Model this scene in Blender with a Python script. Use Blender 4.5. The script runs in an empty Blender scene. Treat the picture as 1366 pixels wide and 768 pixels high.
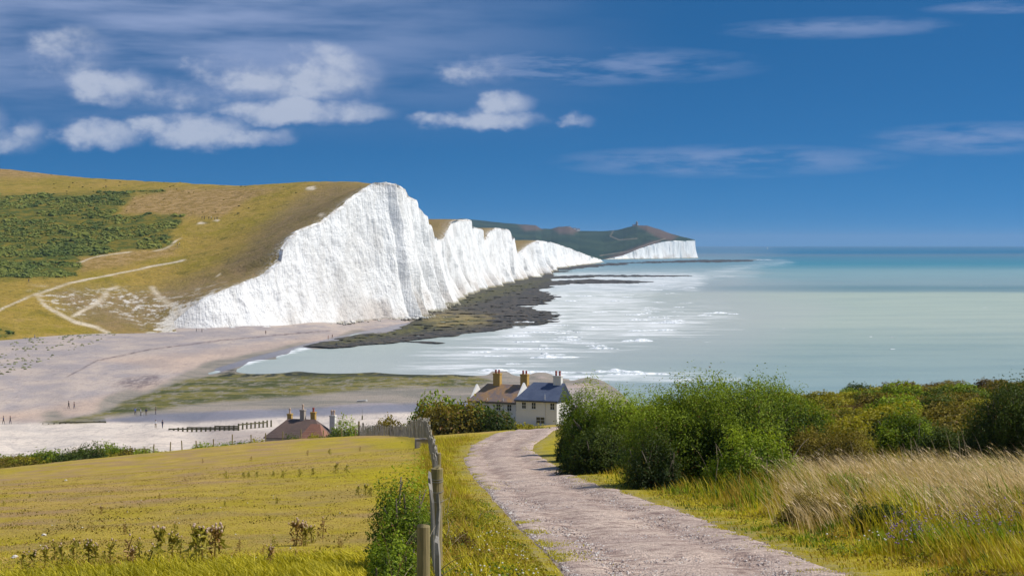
import bpy, math, random
import numpy as np
from mathutils import Vector

# ------------------------------------------------------------------ basics
SC = bpy.context.scene
COL = SC.collection
F, CX, Y0, H = 2250.0, 683.0, 324.5, 41.0          # focal length in photo pixels, principal column, eye-level row, eye height
RNG = np.random.default_rng(11)
random.seed(11)

# ------------------------------------------------------------------ camera
cam_data = bpy.data.cameras.new('camera')
cam = bpy.data.objects.new('camera', cam_data)
COL.objects.link(cam)
cam_data.sensor_width = 36.0
cam_data.lens = 36.0 * F / 1366.0
cam_data.shift_y = -(384.0 - Y0) / 1366.0
cam_data.clip_start = 0.5
cam_data.clip_end = 200000.0
cam.location = (0, 0, H)
cam.rotation_euler = (math.radians(90), 0, 0)
SC.camera = cam

# ------------------------------------------------------------------ node helpers
def node(nt, typ, ins=None, **props):
    n = nt.nodes.new(typ)
    for k, v in props.items():
        setattr(n, k, v)
    for k, v in (ins or {}).items():
        s = n.inputs[k]
        if isinstance(v, bpy.types.NodeSocket):
            nt.links.new(v, s)
        else:
            s.default_value = v
    return n

def M(nt, op, a, b=0.0, c=None, clamp=False):
    ins = {0: a, 1: b}
    if c is not None:
        ins[2] = c
    return node(nt, 'ShaderNodeMath', ins, operation=op, use_clamp=clamp).outputs[0]

def sstep(nt, x, lo, hi):
    n = node(nt, 'ShaderNodeMapRange', {'Value': x, 'From Min': lo, 'From Max': hi}, interpolation_type='SMOOTHSTEP')
    return n.outputs[0]

def col4(c):
    return (c[0], c[1], c[2], 1.0)

def mixc(nt, fac, a, b, blend='MIX'):
    n = nt.nodes.new('ShaderNodeMix')
    n.data_type = 'RGBA'; n.blend_type = blend; n.clamp_factor = True
    for i, v in ((0, fac), (6, a), (7, b)):
        if isinstance(v, bpy.types.NodeSocket):
            nt.links.new(v, n.inputs[i])
        else:
            n.inputs[i].default_value = v if i == 0 else col4(v)
    return n.outputs[2]

def noise(nt, vec, scale, detail=4.0, rough=0.55, dist=0.0, color=False):
    n = node(nt, 'ShaderNodeTexNoise', {'Vector': vec, 'Scale': scale, 'Detail': detail, 'Roughness': rough, 'Distortion': dist})
    return n.outputs[1 if color else 0]

def mapv(nt, vec, scale=(1, 1, 1), loc=(0, 0, 0), rot=(0, 0, 0)):
    return node(nt, 'ShaderNodeMapping', {'Vector': vec, 'Scale': scale, 'Location': loc, 'Rotation': rot}).outputs[0]

def attr(nt, name, out='Fac'):
    return node(nt, 'ShaderNodeAttribute', attribute_name=name).outputs[out]

def ramp(nt, fac, stops):
    n = nt.nodes.new('ShaderNodeValToRGB')
    nt.links.new(fac, n.inputs[0])
    el = n.color_ramp.elements
    while len(el) < len(stops):
        el.new(0.5)
    for e, (p, c) in zip(el, stops):
        e.position = p
        e.color = col4(c)
    return n.outputs[0]

def S(r, g, b, k=1.0):
    """sRGB 0-255 to linear, times k"""
    def f(v):
        v /= 255.0
        return v / 12.92 if v <= 0.04045 else ((v + 0.055) / 1.055) ** 2.4
    return (f(r) * k, f(g) * k, f(b) * k)

def new_mat(name):
    m = bpy.data.materials.new(name)
    m.use_nodes = True
    nt = m.node_tree
    nt.nodes.clear()
    out = nt.nodes.new('ShaderNodeOutputMaterial')
    bs = nt.nodes.new('ShaderNodeBsdfPrincipled')
    nt.links.new(bs.outputs[0], out.inputs[0])
    return m, nt, bs

def setin(nt, bs, **kw):
    for k, v in kw.items():
        s = bs.inputs[k.replace('_', ' ')]
        if isinstance(v, bpy.types.NodeSocket):
            nt.links.new(v, s)
        else:
            s.default_value = col4(v) if isinstance(v, tuple) and len(v) == 3 else v

def bump(nt, bs, height, strength=0.5, distance=0.1):
    b = node(nt, 'ShaderNodeBump', {'Height': height, 'Strength': strength, 'Distance': distance})
    nt.links.new(b.outputs[0], bs.inputs['Normal'])

def pos(nt):
    return node(nt, 'ShaderNodeNewGeometry').outputs['Position']

# ------------------------------------------------------------------ world: sky and clouds, by direction
EXPO = 1.32
SUN = Vector((0.99, 0.0, 0.0)).normalized()
EL = math.radians(50)
SUN = Vector((SUN.x * math.cos(EL), SUN.y * math.cos(EL), math.sin(EL)))
w = bpy.data.worlds.new('World')
SC.world = w
w.use_nodes = True
nt = w.node_tree
nt.nodes.clear()
out = nt.nodes.new('ShaderNodeOutputWorld')
bg = nt.nodes.new('ShaderNodeBackground')
nt.links.new(bg.outputs[0], out.inputs[0])
tc = nt.nodes.new('ShaderNodeTexCoord').outputs['Generated']
sep = node(nt, 'ShaderNodeSeparateXYZ', {0: tc})
dx, dy, dz = sep.outputs
# a clear, polarised sky: the air is deep blue almost down to the horizon
lift = node(nt, 'ShaderNodeCombineXYZ', {0: dx, 1: dy, 2: M(nt, 'MULTIPLY_ADD', M(nt, 'ABSOLUTE', dz), 3.2, 0.20)}).outputs[0]
sky = node(nt, 'ShaderNodeTexSky', {0: lift}, sky_type='NISHITA', sun_disc=False, sun_elevation=EL,
           sun_rotation=math.atan2(SUN.x, SUN.y), altitude=0, air_density=1.0, dust_density=0.2, ozone_density=3.0)
skyc = mixc(nt, 1.0, sky.outputs[0], (0.150, 0.54, 0.76), 'MULTIPLY')
def VM(op, a, b=None, c=None):
    ins = {0: a}
    if b is not None: ins[1] = b
    if c is not None: ins[2] = c
    return node(nt, 'ShaderNodeVectorMath', ins, operation=op)
def noise2(vec, scale, detail, rough):
    n = node(nt, 'ShaderNodeTexNoise', {'Vector': vec, 'Scale': scale, 'Detail': detail, 'Roughness': rough}, noise_dimensions='2D')
    return n
az = M(nt, 'ARCTAN2', dx, dy)
el = M(nt, 'ARCSINE', dz)
u = M(nt, 'MULTIPLY_ADD', az, F / 100, CX / 100)
v = M(nt, 'MULTIPLY_ADD', el, -F / 100, Y0 / 100)
uv = node(nt, 'ShaderNodeCombineXYZ', {0: u, 1: v, 2: 0.0}).outputs[0]
nz = noise2(VM('MULTIPLY', uv, (1.0, 1.5, 0)).outputs[0], 1.9, 5.0, 0.55)
n_big = nz.outputs[0]
warp = VM('MULTIPLY_ADD', nz.outputs[1], (0.5, 0.24, 0), VM('ADD', uv, (-0.25, -0.12, 0)).outputs[0]).outputs[0]
# cumulus: centre, half width, half height, weight
CUM = [(262, 178, 92, 27, 1.0), (338, 184, 62, 16, 0.9), (140, 184, 66, 22, 0.9), (48, 180, 32, 18, 0.55), (20, 190, 60, 18, 0.4),
       (405, 150, 124, 21, 0.95), (432, 104, 84, 42, 0.85), (345, 110, 96, 36, 0.72), (158, 120, 66, 27, 0.85),
       (105, 82, 62, 38, 0.5), (240, 130, 70, 22, 0.5), (642, 160, 92, 14, 0.8), (676, 141, 40, 21, 0.85),
       (768, 161, 24, 11, 0.6), (638, 94, 52, 20, 0.5), (0, 172, 30, 30, 0.6), (-190, 160, 130, 30, 0.9), (1720, 150, 100, 25, 0.7)]
best = None
for cx, cy, hw, hh, k in CUM:
    q = VM('MULTIPLY_ADD', warp, (100 / hw, 100 / hh, 0), (-cx / hw, -cy / hh, 0)).outputs[0]
    e = M(nt, 'MULTIPLY_ADD', VM('DOT_PRODUCT', q, q).outputs['Value'], -k, k)
    best = e if best is None else M(nt, 'MAXIMUM', best, e)
dens = M(nt, 'MULTIPLY_ADD', n_big, 1.5, M(nt, 'SUBTRACT', best, 0.75))
c_mask = M(nt, 'MULTIPLY', sstep(nt, dens, -0.35, 0.95), sstep(nt, best, -0.5, 0.25))
# thin high veil: streaks drawn out along the horizon
st = VM('MULTIPLY', uv, (0.22, 1.5, 1)).outputs[0]
n_st = noise2(st, 1.6, 4.0, 0.55).outputs[0]
veil_l = M(nt, 'MULTIPLY', M(nt, 'MULTIPLY', sstep(nt, n_st, 0.10, 0.75), sstep(nt, u, 9.4, 2.0)), sstep(nt, v, 2.1, 0.6))
sk = None
for cx, cy, hw, hh in ((1110, 44, 170, 16), (1290, 190, 160, 24), (970, 216, 250, 24), (760, 90, 280, 30), (1330, 24, 120, 10), (1750, 120, 300, 40)):
    q = VM('MULTIPLY_ADD', uv, (100 / hw, 100 / hh, 0), (-cx / hw, -cy / hh, 0)).outputs[0]
    e = M(nt, 'SUBTRACT', 1.0, VM('DOT_PRODUCT', q, q).outputs['Value'])
    sk = e if sk is None else M(nt, 'MAXIMUM', sk, e)
n_st2 = noise2(VM('MULTIPLY_ADD', uv, (0.5, 3.0, 1), (7, 3, 0)).outputs[0], 1.7, 4.0, 0.6).outputs[0]
veil_r = M(nt, 'MULTIPLY', M(nt, 'MAXIMUM', sk, 0.0), sstep(nt, n_st2, 0.30, 0.70))
veil = M(nt, 'MAXIMUM', M(nt, 'MULTIPLY', veil_l, 0.85), M(nt, 'MULTIPLY', veil_r, 0.5))
KS = 10.0 / EXPO
veilc = tuple(c * KS for c in S(150, 168, 206))
lit = sstep(nt, M(nt, 'MULTIPLY_ADD', n_big, 0.8, M(nt, 'SUBTRACT', dens, 0.4)), -0.1, 1.0)
cloudc = mixc(nt, lit, tuple(c * KS for c in S(142, 160, 198)), tuple(c * KS for c in S(194, 202, 220)))
c1 = mixc(nt, veil, skyc, veilc)
c2 = mixc(nt, M(nt, 'MULTIPLY', c_mask, 0.76), c1, cloudc)
nt.links.new(c2, bg.inputs[0])
bg.inputs[1].default_value = 0.10
w.cycles.sampling_method = 'MANUAL'
w.cycles.sample_map_resolution = 256

sun_data = bpy.data.lights.new('sun', 'SUN')
sun_data.energy = 4.2
sun_data.angle = math.radians(0.53)
sun_data.color = (1.0, 0.955, 0.88)
sun = bpy.data.objects.new('sun', sun_data)
COL.objects.link(sun)
sun.rotation_euler = SUN.to_track_quat('Z', 'Y').to_euler()
sun.location = (60, -20, 120)

SC.view_settings.view_transform = 'Standard'
SC.view_settings.look = 'None'
SC.view_settings.exposure = math.log2(EXPO)
SC.view_settings.gamma = 1.0
SC.cycles.max_bounces = 6
SC.cycles.diffuse_bounces = 3
SC.cycles.glossy_bounces = 2
SC.cycles.transmission_bounces = 3
SC.cycles.volume_bounces = 0
SC.cycles.caustics_reflective = False
SC.cycles.caustics_refractive = False
SC.cycles.use_denoising = True

# ------------------------------------------------------------------ numpy helpers
_T = {}
def _tab(seed):
    if seed not in _T:
        _T[seed] = np.random.default_rng(1000 + seed).random((256, 256))
    return _T[seed]

def vnoise(x, y, seed=0):
    T = _tab(seed)
    x = np.asarray(x, float); y = np.asarray(y, float)
    xi = np.floor(x).astype(int); yi = np.floor(y).astype(int)
    fx = x - xi; fy = y - yi
    fx = fx * fx * (3 - 2 * fx); fy = fy * fy * (3 - 2 * fy)
    a = T[xi & 255, yi & 255]; b = T[(xi + 1) & 255, yi & 255]
    c = T[xi & 255, (yi + 1) & 255]; d = T[(xi + 1) & 255, (yi + 1) & 255]
    return (a * (1 - fx) + b * fx) * (1 - fy) + (c * (1 - fx) + d * fx) * fy

def fbm(x, y, octv=4, seed=0, gain=0.5):
    s = 0; a = 1; t = 0
    for i in range(octv):
        s = s + a * vnoise(x * 2 ** i + 17.3 * i, y * 2 ** i + 9.1 * i, seed + i)
        t += a; a *= gain
    return s / t - 0.5

def smooth(x, a, b):
    t = np.clip((np.asarray(x, float) - a) / (b - a), 0, 1)
    return t * t * (3 - 2 * t)

class TPS:
    def __init__(self, pts, reg=0.0):
        P = np.array(pts, float)
        self.c = P[:, :2]; self.s = np.abs(self.c).max()
        self.c = self.c / self.s
        n = len(P)
        r2 = ((self.c[:, None] - self.c[None]) ** 2).sum(-1)
        K = 0.5 * r2 * np.log(r2 + 1e-12) + reg * np.eye(n)
        A = np.zeros((n + 3, n + 3))
        A[:n, :n] = K; A[:n, n] = 1; A[:n, n + 1:] = self.c; A[n, :n] = 1; A[n + 1:, :n] = self.c.T
        self.w = np.linalg.solve(A, np.r_[P[:, 2], 0, 0, 0])
    def __call__(self, x, y):
        x = np.asarray(x, float); y = np.asarray(y, float)
        sh = np.broadcast(x, y).shape
        xs = np.broadcast_to(x, sh).ravel() / self.s; ys = np.broadcast_to(y, sh).ravel() / self.s
        r = np.full(xs.shape, self.w[-3]) + self.w[-2] * xs + self.w[-1] * ys
        for (cx, cy), k in zip(self.c, self.w):
            r2 = (xs - cx) ** 2 + (ys - cy) ** 2
            r += k * 0.5 * r2 * np.log(r2 + 1e-12)
        return r.reshape(sh)

def ray(px, py, D):
    return ((px - CX) / F * D, D, H - (py - Y0) / F * D)

def sdf(px, py, poly):
    """signed distance to a closed polygon, positive inside"""
    P = np.array(poly, float)
    px = np.asarray(px, float); py = np.asarray(py, float)
    d = np.full(px.shape, 1e9); ins = np.zeros(px.shape, bool)
    for i in range(len(P)):
        x0, y0 = P[i]; x1, y1 = P[(i + 1) % len(P)]
        ex, ey = x1 - x0, y1 - y0
        t = np.clip(((px - x0) * ex + (py - y0) * ey) / (ex * ex + ey * ey + 1e-12), 0, 1)
        d = np.minimum(d, np.hypot(px - x0 - t * ex, py - y0 - t * ey))
        c = (y0 > py) != (y1 > py)
        with np.errstate(divide='ignore', invalid='ignore'):
            ins ^= c & (px < ex * (py - y0) / (ey if ey else 1e-12) + x0)
    return np.where(ins, d, -d)

def ldist(px, py, line):
    P = np.array(line, float)
    d = np.full(np.shape(px), 1e9)
    for (x0, y0), (x1, y1) in zip(P[:-1], P[1:]):
        ex, ey = x1 - x0, y1 - y0
        t = np.clip(((px - x0) * ex + (py - y0) * ey) / (ex * ex + ey * ey + 1e-12), 0, 1)
        d = np.minimum(d, np.hypot(px - x0 - t * ex, py - y0 - t * ey))
    return d

def proj(x, y, z):
    return CX + F * x / y, Y0 + F * (H - z) / y

def mesh(name, verts, faces, attrs=None, mats=(), midx=None, smooth_shade=False):
    """faces: one index array (n,3) or (n,4), or a list of such arrays"""
    if not isinstance(faces, list):
        faces = [faces]
    faces = [np.asarray(f, np.int32) for f in faces if len(f)]
    verts = np.asarray(verts, np.float32)
    me = bpy.data.meshes.new(name)
    me.vertices.add(len(verts))
    me.vertices.foreach_set('co', verts.ravel())
    tot = np.concatenate([np.full(len(f), f.shape[1], np.int32) for f in faces])
    idx = np.concatenate([f.ravel() for f in faces])
    me.loops.add(len(idx))
    me.loops.foreach_set('vertex_index', idx)
    me.polygons.add(len(tot))
    me.polygons.foreach_set('loop_start', np.r_[0, np.cumsum(tot)[:-1]].astype(np.int32))
    if midx is not None:
        me.polygons.foreach_set('material_index', np.asarray(midx, np.int32))
    me.polygons.foreach_set('use_smooth', np.full(len(tot), smooth_shade, bool))
    for k, a in (attrs or {}).items():
        a = np.asarray(a, np.float32)
        if a.ndim == 1:
            at = me.attributes.new(k, 'FLOAT', 'POINT'); at.data.foreach_set('value', a)
        else:
            at = me.attributes.new(k, 'FLOAT_COLOR', 'POINT')
            if a.shape[1] == 3:
                a = np.c_[a, np.ones(len(a), np.float32)]
            at.data.foreach_set('color', a.ravel())
    for m in mats:
        me.materials.append(m)
    me.update(calc_edges=True)
    return me

def obj(name, me, parent=None, loc=None, rotz=None, **props):
    o = bpy.data.objects.new(name, me)
    COL.objects.link(o)
    if parent is not None:
        o.parent = parent
    if loc is not None:
        o.location = loc
    if rotz is not None:
        o.rotation_euler = (0, 0, rotz)
    for k, vv in props.items():
        o[k] = vv
    return o

def empty(name, loc, rotz=0.0, **props):
    return obj(name, None, None, loc, rotz, **props)

def grid_faces(nr, nc):
    i = np.arange(nr - 1)[:, None] * nc + np.arange(nc - 1)[None]
    return np.stack([i, i + 1, i + nc + 1, i + nc], -1).reshape(-1, 4)

class MB:
    """collects small solids into one mesh"""
    def __init__(s):
        s.v = []; s.f = {3: [], 4: []}; s.n = 0; s.mi = {3: [], 4: []}
    def add(s, v, f, mi=0):
        v = np.asarray(v, float)
        for q in f:
            s.f[len(q)].append([i + s.n for i in q]); s.mi[len(q)].append(mi)
        s.v.append(v); s.n += len(v)
        return s
    def box(s, x0, x1, y0, y1, z0, z1, mi=0, taper=0.0):
        t = taper
        v = [(x0, y0, z0), (x1, y0, z0), (x1, y1, z0), (x0, y1, z0), (x0 + t, y0 + t, z1), (x1 - t, y0 + t, z1), (x1 - t, y1 - t, z1), (x0 + t, y1 - t, z1)]
        return s.add(v, [(0, 3, 2, 1), (4, 5, 6, 7), (0, 1, 5, 4), (1, 2, 6, 5), (2, 3, 7, 6), (3, 0, 4, 7)], mi)
    def tube(s, pts, rad, n=8, mi=0, cap=True):
        pts = [Vector(p) for p in pts]
        if not hasattr(rad, '__len__'):
            rad = [rad] * len(pts)
        v = []
        for i, p in enumerate(pts):
            d = (pts[min(i + 1, len(pts) - 1)] - pts[max(i - 1, 0)]).normalized()
            a = d.orthogonal().normalized() if abs(d.z) < 0.9 else Vector((1, 0, 0)).cross(d).normalized()
            b = d.cross(a)
            for k in range(n):
                t = 2 * math.pi * k / n
                v.append(tuple(p + (a * math.cos(t) + b * math.sin(t)) * rad[i]))
        f = []
        for i in range(len(pts) - 1):
            for k in range(n):
                k2 = (k + 1) % n
                f.append((i * n + k, i * n + k2, (i + 1) * n + k2, (i + 1) * n + k))
        if cap:
            v.append(tuple(pts[0])); v.append(tuple(pts[-1]))
            m = len(pts) * n
            for k in range(n):
                k2 = (k + 1) % n
                f.append((m, k2, k)); f.append((m + 1, (len(pts) - 1) * n + k, (len(pts) - 1) * n + k2))
        return s.add(v, f, mi)
    def build(s, name, mats, smooth_shade=False):
        fs, mi = [], []
        for k in (3, 4):
            if s.f[k]:
                fs.append(np.array(s.f[k])); mi += s.mi[k]
        if not isinstance(mats, (list, tuple)):
            mats = [mats]
        return mesh(name, np.concatenate(s.v), fs, mats=mats, midx=mi, smooth_shade=smooth_shade)
# ================================================================== NEAR GROUND
_g = []
def gp(px, py, D):
    _g.append(ray(px, py, D))
for q in ((0, 0, 39.3), (-8, 0, 39.1), (9, 0, 39.5), (0, -25, 41.5), (-30, -20, 41), (30, -20, 42), (-30, 12, 37.2), (30, 12, 38.6)):
    _g.append(q)
for a in ((0, 770, 22.5), (560, 768, 21.5), (935, 768, 22), (1366, 764, 22),
          (0, 684, 45), (400, 668, 45), (735, 660, 45), (1000, 652, 46), (1320, 636, 46),
          (690, 577, 101), (560, 592, 101), (400, 607, 101), (0, 643, 101), (850, 574, 101), (1000, 566, 101), (1200, 556, 101), (1366, 553, 101),
          (560, 583, 150), (480, 584, 150), (400, 588, 140), (220, 604, 140), (0, 626, 150), (-150, 640, 150),
          (700, 585, 150), (1000, 545, 150), (1200, 534, 160), (1366, 531, 180), (1550, 529, 180)):
    gp(*a)
for q in ((-18, 205, 15.5), (-45, 200, 14.6), (-90, 200, 12.5), (0, 220, 16.0), (0, 300, 8.3), (-40, 290, 4.4), (-90, 262, 6.0), (-90, 300, 3.0), (-45, 330, 2.0),
          (0, 345, 3.5), (0, 420, -6), (-100, 420, -6), (-160, 300, 3), (-160, 420, -6), (40, 300, 7.5), (45, 360, -4), (70, 260, 18), (110, 260, 18),
          (70, 330, -2), (130, 330, -2), (160, 240, 20), (190, 330, -4), (150, 420, -12), (-160, 120, 22), (150, 90, 32), (-120, 60, 31)):
    _g.append(q)
_gt = TPS(_g)
def g(x, y):
    x = np.asarray(x, float); y = np.asarray(y, float)
    f = smooth(y, -5, 30)
    return _gt(x, y) + (0.16 * fbm(x / 3.2, y / 3.2, 3, 40) + 0.5 * fbm(x / 16, y / 16, 2, 44) * smooth(y, 30, 80)) * f

_DD = np.concatenate([np.arange(6, 60, 0.08), np.arange(60, 420, 0.35)])
def hit(px, py):
    """where the photo ray through a pixel meets the near ground"""
    X, Y, Z = ray(px, py, _DD)
    k = np.argmax(Z <= g(X, Y))
    if k == 0:
        k = len(_DD) - 1
    return float(X[k]), float(Y[k]), float(Z[k])

# ---- gravel track, edges traced on the ground
EDGE_L = [(760, 768), (735, 740), (692, 702), (655, 660), (628, 630), (619, 612), (626, 598), (640, 588), (660, 579)]
EDGE_R = [(1130, 768), (1045, 735), (958, 700), (880, 673), (828, 655), (768, 634), (724, 612), (708, 601), (713, 591), (726, 583), (736, 577)]
def resample(P, n):
    P = np.array(P, float)
    t = np.r_[0, np.cumsum(np.hypot(*np.diff(P[:, :2], axis=0).T))]
    s = np.linspace(0, t[-1], n)
    Q = np.c_[np.interp(s, t, P[:, 0]), np.interp(s, t, P[:, 1])]
    k = np.ones(9) / 9
    Z = np.c_[np.convolve(np.pad(Q[:, 0], 4, 'edge'), k, 'valid'), np.convolve(np.pad(Q[:, 1], 4, 'edge'), k, 'valid')]
    Z[:3] = Q[:3]; Z[-3:] = Q[-3:]
    return Z
PL = resample([(1.1, 3.0), (1.0, 14.0)] + [hit(*p)[:2] for p in EDGE_L] + [(0.2, 116), (1.6, 150), (3.0, 215), (4.0, 262)], 260)
PR = resample([(5.2, 3.0), (4.7, 14.0)] + [hit(*p)[:2] for p in EDGE_R] + [(3.4, 116), (4.8, 150), (6.2, 215), (7.2, 262)], 260)
PATH = np.r_[PL, PR[::-1]]
def path_sd(x, y):
    return sdf(x, y, PATH[::2])

xs = np.sinh(np.linspace(-3.6, 3.75, 330)) * 8.4
ys = [-22.0]
while ys[-1] < 425:
    ys.append(ys[-1] + (1.0 if ys[-1] < 8 else max(0.28, 0.0125 * ys[-1])))
ys = np.array(ys)
GX, GY = np.meshgrid(xs, ys)
GX = GX.ravel(); GY = GY.ravel()
GZ = g(GX, GY)
near = GY < 270
psd = np.full(GX.shape, -9.0)
m = near & (np.abs(GX) < 25)
psd[m] = path_sd(GX[m], GY[m])
GZ = GZ - 0.10 * smooth(psd, -0.05, 0.25)
gpx, gpy = proj(GX, np.maximum(GY, 3.0), GZ)
wob = 18 * fbm(GX / 2.5, GY / 4, 3, 50)
lush = np.maximum.reduce([
    smooth(gpy + wob * 4.0, 706, 758) * (gpx < 640),
    smooth(sdf(gpx + wob, gpy + wob * 0.4, [(330, 634), (420, 626), (520, 618), (575, 606), (600, 640), (560, 690), (520, 700), (480, 645), (400, 642)]), -12, 14),
    smooth(sdf(gpx + wob, gpy + wob * 0.3, [(470, 587), (560, 583), (640, 578), (650, 585), (615, 612), (560, 606), (500, 598)]), -8, 8) * 0.8,
    smooth(np.abs(psd + 0.55), 1.1, 0.3) * 0.9,
    smooth(GX - (0.055 * GY - 0.2), -2.0, -0.6) * (gpx > 575) * (gpx < 800),
    smooth(gpx, 830, 900) * 0.55])
lush = np.maximum(lush, 0.38 * smooth(fbm(GX / 7, GY / 11, 4, 58), 0.02, 0.16) * (gpx < 600))
lush[GY > 240] = 0.3
veg = smooth(GX, 6, 16) * smooth(GY, 30, 60) + smooth(GY, 175, 200) * (GX < -8)
worn = smooth(psd, -1.0, -0.05) * (0.4 + 0.6 * (fbm(GX * 1.3, GY * 1.3, 3, 55) + 0.5))

mat_ground, nt, bs = new_mat('turf')
p = pos(nt)
n1 = noise(nt, p, 0.35, 6, 0.6); n2 = noise(nt, p, 3.0, 6, 0.65); n3 = noise(nt, mapv(nt, p, (0.5, 0.22, 1)), 1.1, 5, 0.6)
n4 = noise(nt, p, 22.0, 4, 0.7)
dry = mixc(nt, sstep(nt, n3, 0.36, 0.64), S(184, 156, 82, 0.88), S(170, 148, 54, 0.84))
dry = mixc(nt, M(nt, 'MULTIPLY', sstep(nt, n1, 0.44, 0.60), 0.8), dry, S(166, 136, 100, 0.84))
lu = mixc(nt, sstep(nt, n2, 0.35, 0.68), S(166, 150, 22, 0.78), S(196, 180, 40, 0.82))
lu = mixc(nt, M(nt, 'MULTIPLY', sstep(nt, n1, 0.5, 0.7), 0.5), lu, S(96, 116, 22, 0.7))
c = mixc(nt, attr(nt, 'lush'), dry, lu)
c = mixc(nt, attr(nt, 'veg'), c, S(132, 122, 40, 0.6))
c = mixc(nt, M(nt, 'MULTIPLY', attr(nt, 'worn'), sstep(nt, n2, 0.42, 0.6)), c, S(160, 146, 128, 0.7))
c = mixc(nt, M(nt, 'MULTIPLY', sstep(nt, n4, 0.5, 0.75), 0.45), c, S(120, 100, 40, 0.5))
setin(nt, bs, Base_Color=c, Roughness=0.95, Specular_IOR_Level=0.1)
bump(nt, bs, M(nt, 'ADD', n4, M(nt, 'MULTIPLY', n2, 2.0)), 0.9, 0.05)
obj('ground', mesh('ground', np.c_[GX, GY, GZ], grid_faces(len(ys), len(xs)), {'lush': lush, 'veg': veg, 'worn': worn}, [mat_ground], smooth_shade=True),
    kind='structure', label='sloping dry downland turf running down to the haven', category='ground')

# track mesh
na = 30
t = np.linspace(0, 1, na)
wl = 0.5 * fbm(PL[:, 0] * 2, PL[:, 1] * 2, 3, 60)[:, None]
tt = np.linspace(-0.05, 1.05, na)[None] + np.linspace(-1, 1, na)[None] * np.abs(wl) * 0.25
PX = PL[:, 0:1] * (1 - tt) + PR[:, 0:1] * tt
PY = PL[:, 1:2] * (1 - tt) + PR[:, 1:2] * tt
# subdivide along
k = np.linspace(0, 259, 900)
PX = np.stack([np.interp(k, np.arange(260), PX[:, j]) for j in range(na)], 1)
PY = np.stack([np.interp(k, np.arange(260), PY[:, j]) for j in range(na)], 1)
T2 = np.broadcast_to(t, PX.shape)
PZ = g(PX, PY)
prof = 0.035 - 0.16 * (np.clip(np.abs(T2 - 0.5) - 0.40, 0, 1) / 0.1) ** 2 - 0.045 * np.exp(-((T2 - 0.28) / 0.09) ** 2) - 0.045 * np.exp(-((T2 - 0.70) / 0.09) ** 2)
PZ = PZ + prof + 0.05 * fbm(PX * 1.1, PY * 0.9, 3, 61) + 0.02 * fbm(PX * 6, PY * 6, 2, 66)
mat_path, nt, bs = new_mat('gravel')
p = pos(nt)
vo = node(nt, 'ShaderNodeTexVoronoi', {'Vector': p, 'Scale': 26.0, 'Randomness': 1.0})
vo2 = node(nt, 'ShaderNodeTexVoronoi', {'Vector': p, 'Scale': 58.0, 'Randomness': 1.0})
n1 = noise(nt, p, 0.5, 5, 0.6); n2 = noise(nt, p, 2.2, 6, 0.6); nf = noise(nt, p, 40, 3, 0.7)
c = mixc(nt, sstep(nt, n1, 0.35, 0.65), S(212, 192, 176, 0.88), S(194, 174, 162, 0.82))
c = mixc(nt, M(nt, 'MULTIPLY', sstep(nt, n2, 0.48, 0.70), 0.75), c, S(144, 118, 112, 0.62))
c = mixc(nt, M(nt, 'MULTIPLY', M(nt, 'MULTIPLY', attr(nt, 'rut'), 0.6), sstep(nt, n2, 0.38, 0.6)), c, S(166, 142, 130, 0.74))
c = mixc(nt, 0.75, c, mixc(nt, 1.0, c, ramp(nt, node(nt, 'ShaderNodeSeparateColor', {0: vo.outputs['Color']}).outputs[0],
                                             [(0.0, (0.42, 0.38, 0.37)), (0.35, (0.85, 0.82, 0.8)), (0.75, (1.1, 1.07, 1.03)), (1.0, (1.6, 1.55, 1.5))]), 'MULTIPLY'))
c = mixc(nt, M(nt, 'MULTIPLY', sstep(nt, nf, 0.55, 0.75), 0.6), c, S(95, 80, 76, 0.6))
setin(nt, bs, Base_Color=c, Roughness=0.92, Specular_IOR_Level=0.15)
bump(nt, bs, M(nt, 'ADD', M(nt, 'MULTIPLY', vo.outputs['Distance'], -1.0), M(nt, 'MULTIPLY', vo2.outputs['Distance'], -0.5)), 0.9, 0.03)
obj('path', mesh('path', np.c_[PX.ravel(), PY.ravel(), PZ.ravel()], grid_faces(900, na), {'rut': (np.exp(-((T2 - 0.28) / 0.10) ** 2) + np.exp(-((T2 - 0.70) / 0.10) ** 2)).ravel()}, [mat_path], smooth_shade=True),
    kind='structure', label='stony gravel track winding down towards the white cottages', category='track')

# ================================================================== CLIFFS AND HILL
BASE = [(224, 441.5), (280, 440), (330, 438), (380, 435), (420, 432), (460, 428.5), (500, 425), (530, 424), (547, 423), (560, 415), (580, 407), (596, 402),
        (610, 395), (632, 386), (640, 382), (660, 378), (690, 371.5), (705, 368.5), (723, 364.5), (737, 357), (760, 354), (790, 351), (808, 348.5)]
B = np.array([ray(x, y, (H - 2) * F / (y - Y0))[:2] for x, y in BASE])
seg = np.r_[0, np.cumsum(np.hypot(*np.diff(B, axis=0).T))]
sv = [0.0]
while sv[-1] < seg[-1]:
    Dh = np.interp(sv[-1], seg, B[:, 1])
    sv.append(sv[-1] + (0.55 if Dh < 900 else 0.8 if Dh < 1150 else 1.5 if Dh < 2300 else 3.5))
sv = np.array(sv)
BX = np.interp(sv, seg, B[:, 0]); BY = np.interp(sv, seg, B[:, 1])
def gsm(a, s, w):
    u_ = np.arange(0, s[-1], 2.0)
    f_ = np.interp(u_, s, a)
    k_ = np.exp(-0.5 * (np.arange(-3 * w, 3 * w + 1, 2.0) / w) ** 2); k_ /= k_.sum()
    h_ = len(k_) // 2
    return np.interp(s, u_, np.convolve(np.pad(f_, h_, 'edge'), k_, 'valid')[:len(u_)])
BX = gsm(BX, sv, 9); BY = gsm(BY, sv, 9)
tx = np.gradient(gsm(BX, sv, 14)); ty = np.gradient(gsm(BY, sv, 14))
ln = np.hypot(tx, ty); NX, NY = ty / ln, -tx / ln
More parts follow.
